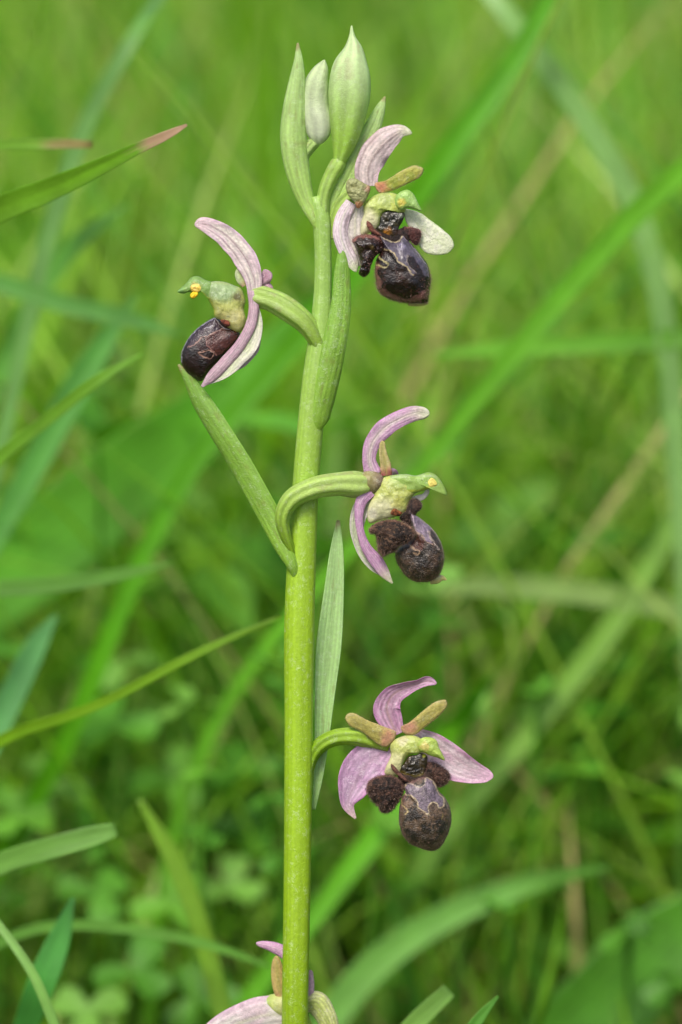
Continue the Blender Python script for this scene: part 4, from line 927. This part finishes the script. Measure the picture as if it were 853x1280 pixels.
# ------------------------------------------------------------------ meadow grass mass
def blades_mass(name, n, xr, yr, hr, wr, palette, probs, seed, lean=(0.1, 0.9), segs=6, label=None, hfun=None, ymin=None):
    rg = np.random.default_rng(seed)
    x = rg.uniform(*xr, n); y = yr[0] + (yr[1] - yr[0]) * rg.uniform(0, 1, n) ** 0.8
    clump = fbm(x * 9 + 40, y * 9 + 40, seed)
    h = rg.uniform(*hr, n) * (0.65 + 0.7 * clump)
    if hfun is not None: h = h * hfun(x, y)
    w = rg.uniform(*wr, n)
    az = rg.uniform(0, 2 * np.pi, n) + 1.5 * (vnoise(x * 5 + 9, y * 5, seed + 1) - 0.5)
    ln = lean[0] + (lean[1] - lean[0]) * rg.uniform(0, 1, n) ** 1.3
    bend = rg.uniform(0.2, 1.6, n)
    t = np.linspace(0, 1, segs + 1)
    # integrate an angle growing along the blade
    th = ln[:, None] * 0.6 + bend[:, None] * ln[:, None] * t[None, :] ** 1.5 * 1.2
    ds = h[:, None] / segs
    hor = np.concatenate((np.zeros((n, 1)), np.cumsum(np.sin(th[:, :-1]) * ds, 1)), 1)
    ver = np.concatenate((np.zeros((n, 1)), np.cumsum(np.cos(th[:, :-1]) * ds, 1)), 1)
    d = np.stack((np.cos(az), np.sin(az), np.zeros(n)), 1)
    P = np.stack((x, y, np.full(n, -0.012)), 1)[:, None, :] + d[:, None, :] * hor[..., None] + np.array((0, 0, 1.0)) * ver[..., None]
    if ymin is not None:                      # blades that would fall over the orchid itself are left out
        ok = (P[..., 1].min(axis=1) > ymin)
        x, y, h, w, az, d, P = x[ok], y[ok], h[ok], w[ok], az[ok], d[ok], P[ok]
        n = int(ok.sum())
    sdir = np.stack((-np.sin(az), np.cos(az), np.zeros(n)), 1)
    tw = rg.normal(0, 0.5, n)
    sdir = nrm(sdir * np.cos(tw)[:, None] + d * np.sin(tw)[:, None])
    prof = np.clip(0.7 + 0.6 * t, 0, 1) * np.sqrt(np.clip(1 - t ** 2.5, 0, 1)); prof[-1] = 0.02
    hw = w[:, None] * prof[None, :] / 2
    Lp = P - sdir[:, None, :] * hw[..., None]
    Rp = P + sdir[:, None, :] * hw[..., None]
    Cp = P - np.array((0, 0, 1.0)) * (hw * 0.35)[..., None] - d[:, None, :] * (hw * 0.2)[..., None]
    V = np.stack((Lp, Cp, Rp), 2).reshape(-1, 3)
    per = (segs + 1) * 3
    f0 = []
    for i in range(segs):
        a = i * 3
        f0 += [(a, a + 1, a + 4, a + 3), (a + 1, a + 2, a + 5, a + 4)]
    F = (np.arange(n)[:, None, None] * per + np.array(f0)[None]).reshape(-1, 4)
    pal = np.array(palette)
    c = pal[rg.choice(len(pal), n, p=np.array(probs) / sum(probs))] * rg.uniform(0.75, 1.25, (n, 1))
    C = np.repeat(c, per, axis=0)
    return mass_mesh(name, V, F, C, M_GRASS, label)

def mass_mesh(name, V, F, C, mat, label):
    me = bpy.data.meshes.new(name)
    nf, k = F.shape
    me.vertices.add(len(V)); me.vertices.foreach_set("co", V.astype(np.float32).ravel())
    me.loops.add(nf * k); me.loops.foreach_set("vertex_index", F.astype(np.int32).ravel())
    me.polygons.add(nf); me.polygons.foreach_set("loop_start", np.arange(0, nf * k, k, dtype=np.int32))
    me.polygons.foreach_set("use_smooth", np.ones(nf, bool))
    me.update(calc_edges=True); me.validate()
    a = me.color_attributes.new("Col", 'FLOAT_COLOR', 'POINT')
    c = np.ones((len(V), 4), np.float32); c[:, :3] = C
    a.data.foreach_set("color", c.ravel())
    me.materials.append(mat)
    o = bpy.data.objects.new(name, me)
    COL.objects.link(o)
    o["kind"] = "stuff"; o["label"] = label
    return o

PAL = [lin(108, 160, 34), lin(130, 184, 36), lin(92, 158, 58), lin(148, 190, 64), lin(78, 126, 34), lin(172, 194, 104), lin(194, 174, 122)]
PRB = [5, 4.5, 2.6, 3.2, 2, 1.8, 0.6]
blades_mass("meadow_grass", 8000, (-0.55, 0.55), (0.15, 0.75), (0.10, 0.27), (0.0014, 0.0042), PAL, PRB, 21, lean=(0.45, 1.4), ymin=0.155, label="tall green meadow grass behind the orchid")
blades_mass("fine_meadow_grass", 24000, (-0.5, 0.5), (0.10, 0.75), (0.09, 0.26), (0.0006, 0.0021), [c * 1.15 for c in PAL], [4, 5, 2, 4.5, 1, 3, 0.7], 24, lean=(0.5, 1.8), segs=7, ymin=0.125, label="fine thin grass tangled between the wider blades")
blades_mass("far_meadow_grass", 16000, (-1.3, 1.3), (0.7, 2.8), (0.15, 0.36), (0.002, 0.007), [c * 0.85 for c in PAL], PRB, 22, lean=(0.1, 1.0), segs=5, label="distant soft green meadow grass")
blades_mass("short_turf", 11000, (-0.6, 0.6), (-0.25, 0.6), (0.03, 0.085), (0.0012, 0.0032), PAL, PRB, 23, lean=(0.2, 1.4), segs=4, label="short green turf around the orchid's foot")

blades_mass("dry_litter", 4000, (-0.5, 0.5), (0.08, 0.7), (0.04, 0.10), (0.001, 0.003), [lin(176, 156, 116), lin(140, 120, 88), lin(112, 96, 72), lin(170, 160, 104)], [2, 2, 1.5, 2], 27,
            lean=(1.3, 2.0), segs=5, ymin=0.06, label="dry straw-coloured litter between the green blades")

# ------------------------------------------------------------------ clover and other low herbs
def leaf_grid(shape, nl=6, nw=4):
    t = np.linspace(0, 1, nl + 1)
    u = np.linspace(-1, 1, nw + 1)
    wd = shape(t)
    X = u[None, :] * wd[:, None] / 2
    Y = np.repeat(t[:, None], nw + 1, 1)
    Zc = -0.12 * np.abs(u)[None, :] ** 1.0 * wd[:, None] * -1 - 0.12 * Y ** 2
    V = np.stack((X, Y, Zc), -1).reshape(-1, 3)
    F = [(i * (nw + 1) + j, i * (nw + 1) + j + 1, (i + 1) * (nw + 1) + j + 1, (i + 1) * (nw + 1) + j) for i in range(nl) for j in range(nw)]
    return V, np.array(F)
OBOV = lambda t: 0.95 * np.sqrt(np.clip(1 - ((t - 0.58) / 0.58) ** 2, 0, 1)) * (0.55 + 0.45 * t) + 0.02
OVATE = lambda t: 0.55 * np.sin(np.pi * np.clip(t, 0, 1) ** 0.7) + 0.02

def rotm(az, el, roll):
    ca, sa, ce, se, cr, sr = np.cos(az), np.sin(az), np.cos(el), np.sin(el), np.cos(roll), np.sin(roll)
    Z = np.zeros_like(az); O = np.ones_like(az)
    Rz = np.stack((ca, -sa, Z, sa, ca, Z, Z, Z, O), -1).reshape(-1, 3, 3)
    Rx = np.stack((O, Z, Z, Z, ce, -se, Z, se, ce), -1).reshape(-1, 3, 3)
    Ry = np.stack((cr, Z, sr, Z, O, Z, -sr, Z, cr), -1).reshape(-1, 3, 3)
    return Rz @ Rx @ Ry

def herb_mass(name, n, xr, yr, zr, size, shape, nleaf, palette, seed, label, spread=2.1):
    rg = np.random.default_rng(seed)
    LV, LF = leaf_grid(shape)
    x = rg.uniform(*xr, n); y = rg.uniform(*yr, n)
    z = rg.uniform(*zr, n)
    az0 = rg.uniform(0, 2 * np.pi, n)
    tilt = rg.normal(0, 0.3, n)
    Vs, Cs = [], []
    pal = np.array(palette)
    c = pal[rg.integers(0, len(pal), n)] * rg.uniform(0.8, 1.2, (n, 1))
    sz = rg.uniform(*size, n)
    for k in range(nleaf):
        R = rotm(az0 + k * 2 * np.pi / nleaf + rg.normal(0, 0.1, n), tilt + rg.normal(0.1, 0.25, n), rg.normal(0, 0.2, n))
        v = np.einsum('nij,mj->nmi', R, LV) * sz[:, None, None] + np.stack((x, y, z), 1)[:, None, :]
        Vs.append(v.reshape(-1, 3)); Cs.append(np.repeat(c * rg.uniform(0.9, 1.1, (n, 1)), len(LV), 0))
    V = np.concatenate(Vs); C = np.concatenate(Cs)
    m = n * nleaf
    F = (np.arange(m)[:, None, None] * len(LV) + LF[None]).reshape(-1, 4)
    # stalks
    seg = 4
    t = np.linspace(0, 1, seg + 1)
    off = rg.normal(0, 0.012, (n, 2))
    P = np.zeros((n, seg + 1, 3))
    P[..., 0] = x[:, None] + off[:, 0:1] * (1 - t) ** 2; P[..., 1] = y[:, None] + off[:, 1:2] * (1 - t) ** 2
    P[..., 2] = -0.012 + (z[:, None] + 0.012) * t
    hw = 0.0006
    ring = [np.array((hw, 0, 0)), np.array((-hw / 2, hw, 0)), np.array((-hw / 2, -hw, 0))]
    SV = np.stack([P + r for r in ring], 2).reshape(-1, 3)
    per = (seg + 1) * 3
    f0 = []
    for i in range(seg):
        for j in range(3):
            a, b = i * 3 + j, i * 3 + (j + 1) % 3
            f0.append((a, b, b + 3, a + 3))
    SF = (np.arange(n)[:, None, None] * per + np.array(f0)[None]).reshape(-1, 4) + len(V)
    SCc = np.repeat(c * 1.1, per, 0)
    return mass_mesh(name, np.concatenate((V, SV)), np.concatenate((F, SF)), np.concatenate((C, SCc)), M_HERB, label)

HP = [lin(96, 160, 48), lin(112, 174, 54), lin(84, 146, 40), lin(124, 178, 72)]
herb_mass("clover_cover", 2200, (-0.5, 0.5), (0.12, 0.6), (0.03, 0.105), (0.0035, 0.0075), OBOV, 3, HP, 31, "three-leaved clover carpeting the ground")
herb_mass("herb_cover", 900, (-0.6, 0.6), (0.16, 0.9), (0.03, 0.14), (0.010, 0.026), OVATE, 2, HP, 32, "broad-leaved herbs mixed into the meadow")

def clover(px, py, d, size, c, seed, label):
    d += 0.035
    rg = random.Random(seed)
    top = W(px, py, d)
    LV, LF = leaf_grid(OBOV, 8, 6)
    rootp = np.array((top[0] + rg.uniform(-.02, .02), top[1] + rg.uniform(0, .03), -0.01))
    stalk = [[*rootp, 0.0016], [*(0.5 * (rootp + top) + np.array((rg.uniform(-.006, .006), 0, .008))), 0.0014], [*top, 0.001]]
    e = empty("clover_plant", rootp)
    tag(e, label, "clover", "clover plants standing out at the lower left")
    tube("stalk", stalk, M_HERB, e, c_flat(c * 0.9, 0.2, seed), nr=8, nv=16)
    a0 = rg.uniform(0, 6.28)
    for k in range(3):
        R = rotm(np.array([a0 + k * 2.094]), np.array([rg.uniform(-0.1, 0.5)]), np.array([rg.uniform(-.2, .2)]))[0]
        # tip the whole leaf towards the light
        tl = rotm(np.array([0.0]), np.array([0.5]), np.array([rg.uniform(-.3, .3)]))[0]
        v = (LV @ R.T) @ tl.T * size + top
        cc = np.repeat([c * rg.uniform(0.85, 1.15)], len(v), 0)
        build("leaflet", v, [tuple(f) for f in LF.tolist()], M_HERB, e, cc)
for i, (px, py, d, sz, lb) in enumerate([
        (140, 905, .13, .009, "large clover leaf right under the long thin yellow-green blade"),
        (215, 975, .14, .008, "clover leaf just above the tip of the bent yellow-green blade"),
        (300, 960, .15, .008, "clover leaf beside the stem, level with the lowest open flower"),
        (60, 985, .13, .008, "clover leaf standing above the blunt torn pale blade"),
        (120, 1120, .12, .0075, "clover leaf between the torn pale blade and the blade lying across"),
        (215, 1130, .12, .008, "clover leaf against the middle of the bent yellow-green blade"),
        (170, 1215, .11, .008, "clover leaf under the lying thin blade, beside the bent blade's foot"),
        (290, 1110, .14, .007, "small clover leaf between the bent blade and the orchid stem"),
        (250, 1250, .12, .0075, "clover leaf beside the lowest flower's big pale sepal"),
        (20, 1020, .12, .007, "small clover leaf touching the torn pale blade's upper edge"),
        (310, 1040, .16, .008, "clover leaf close to the stem, above the small one"),
        (110, 1265, .10, .0075, "clover leaf beside the bluish green pointed leaf's foot")]):
    clover(px, py, d, sz, HP[i % 4], 100 + i, lb)
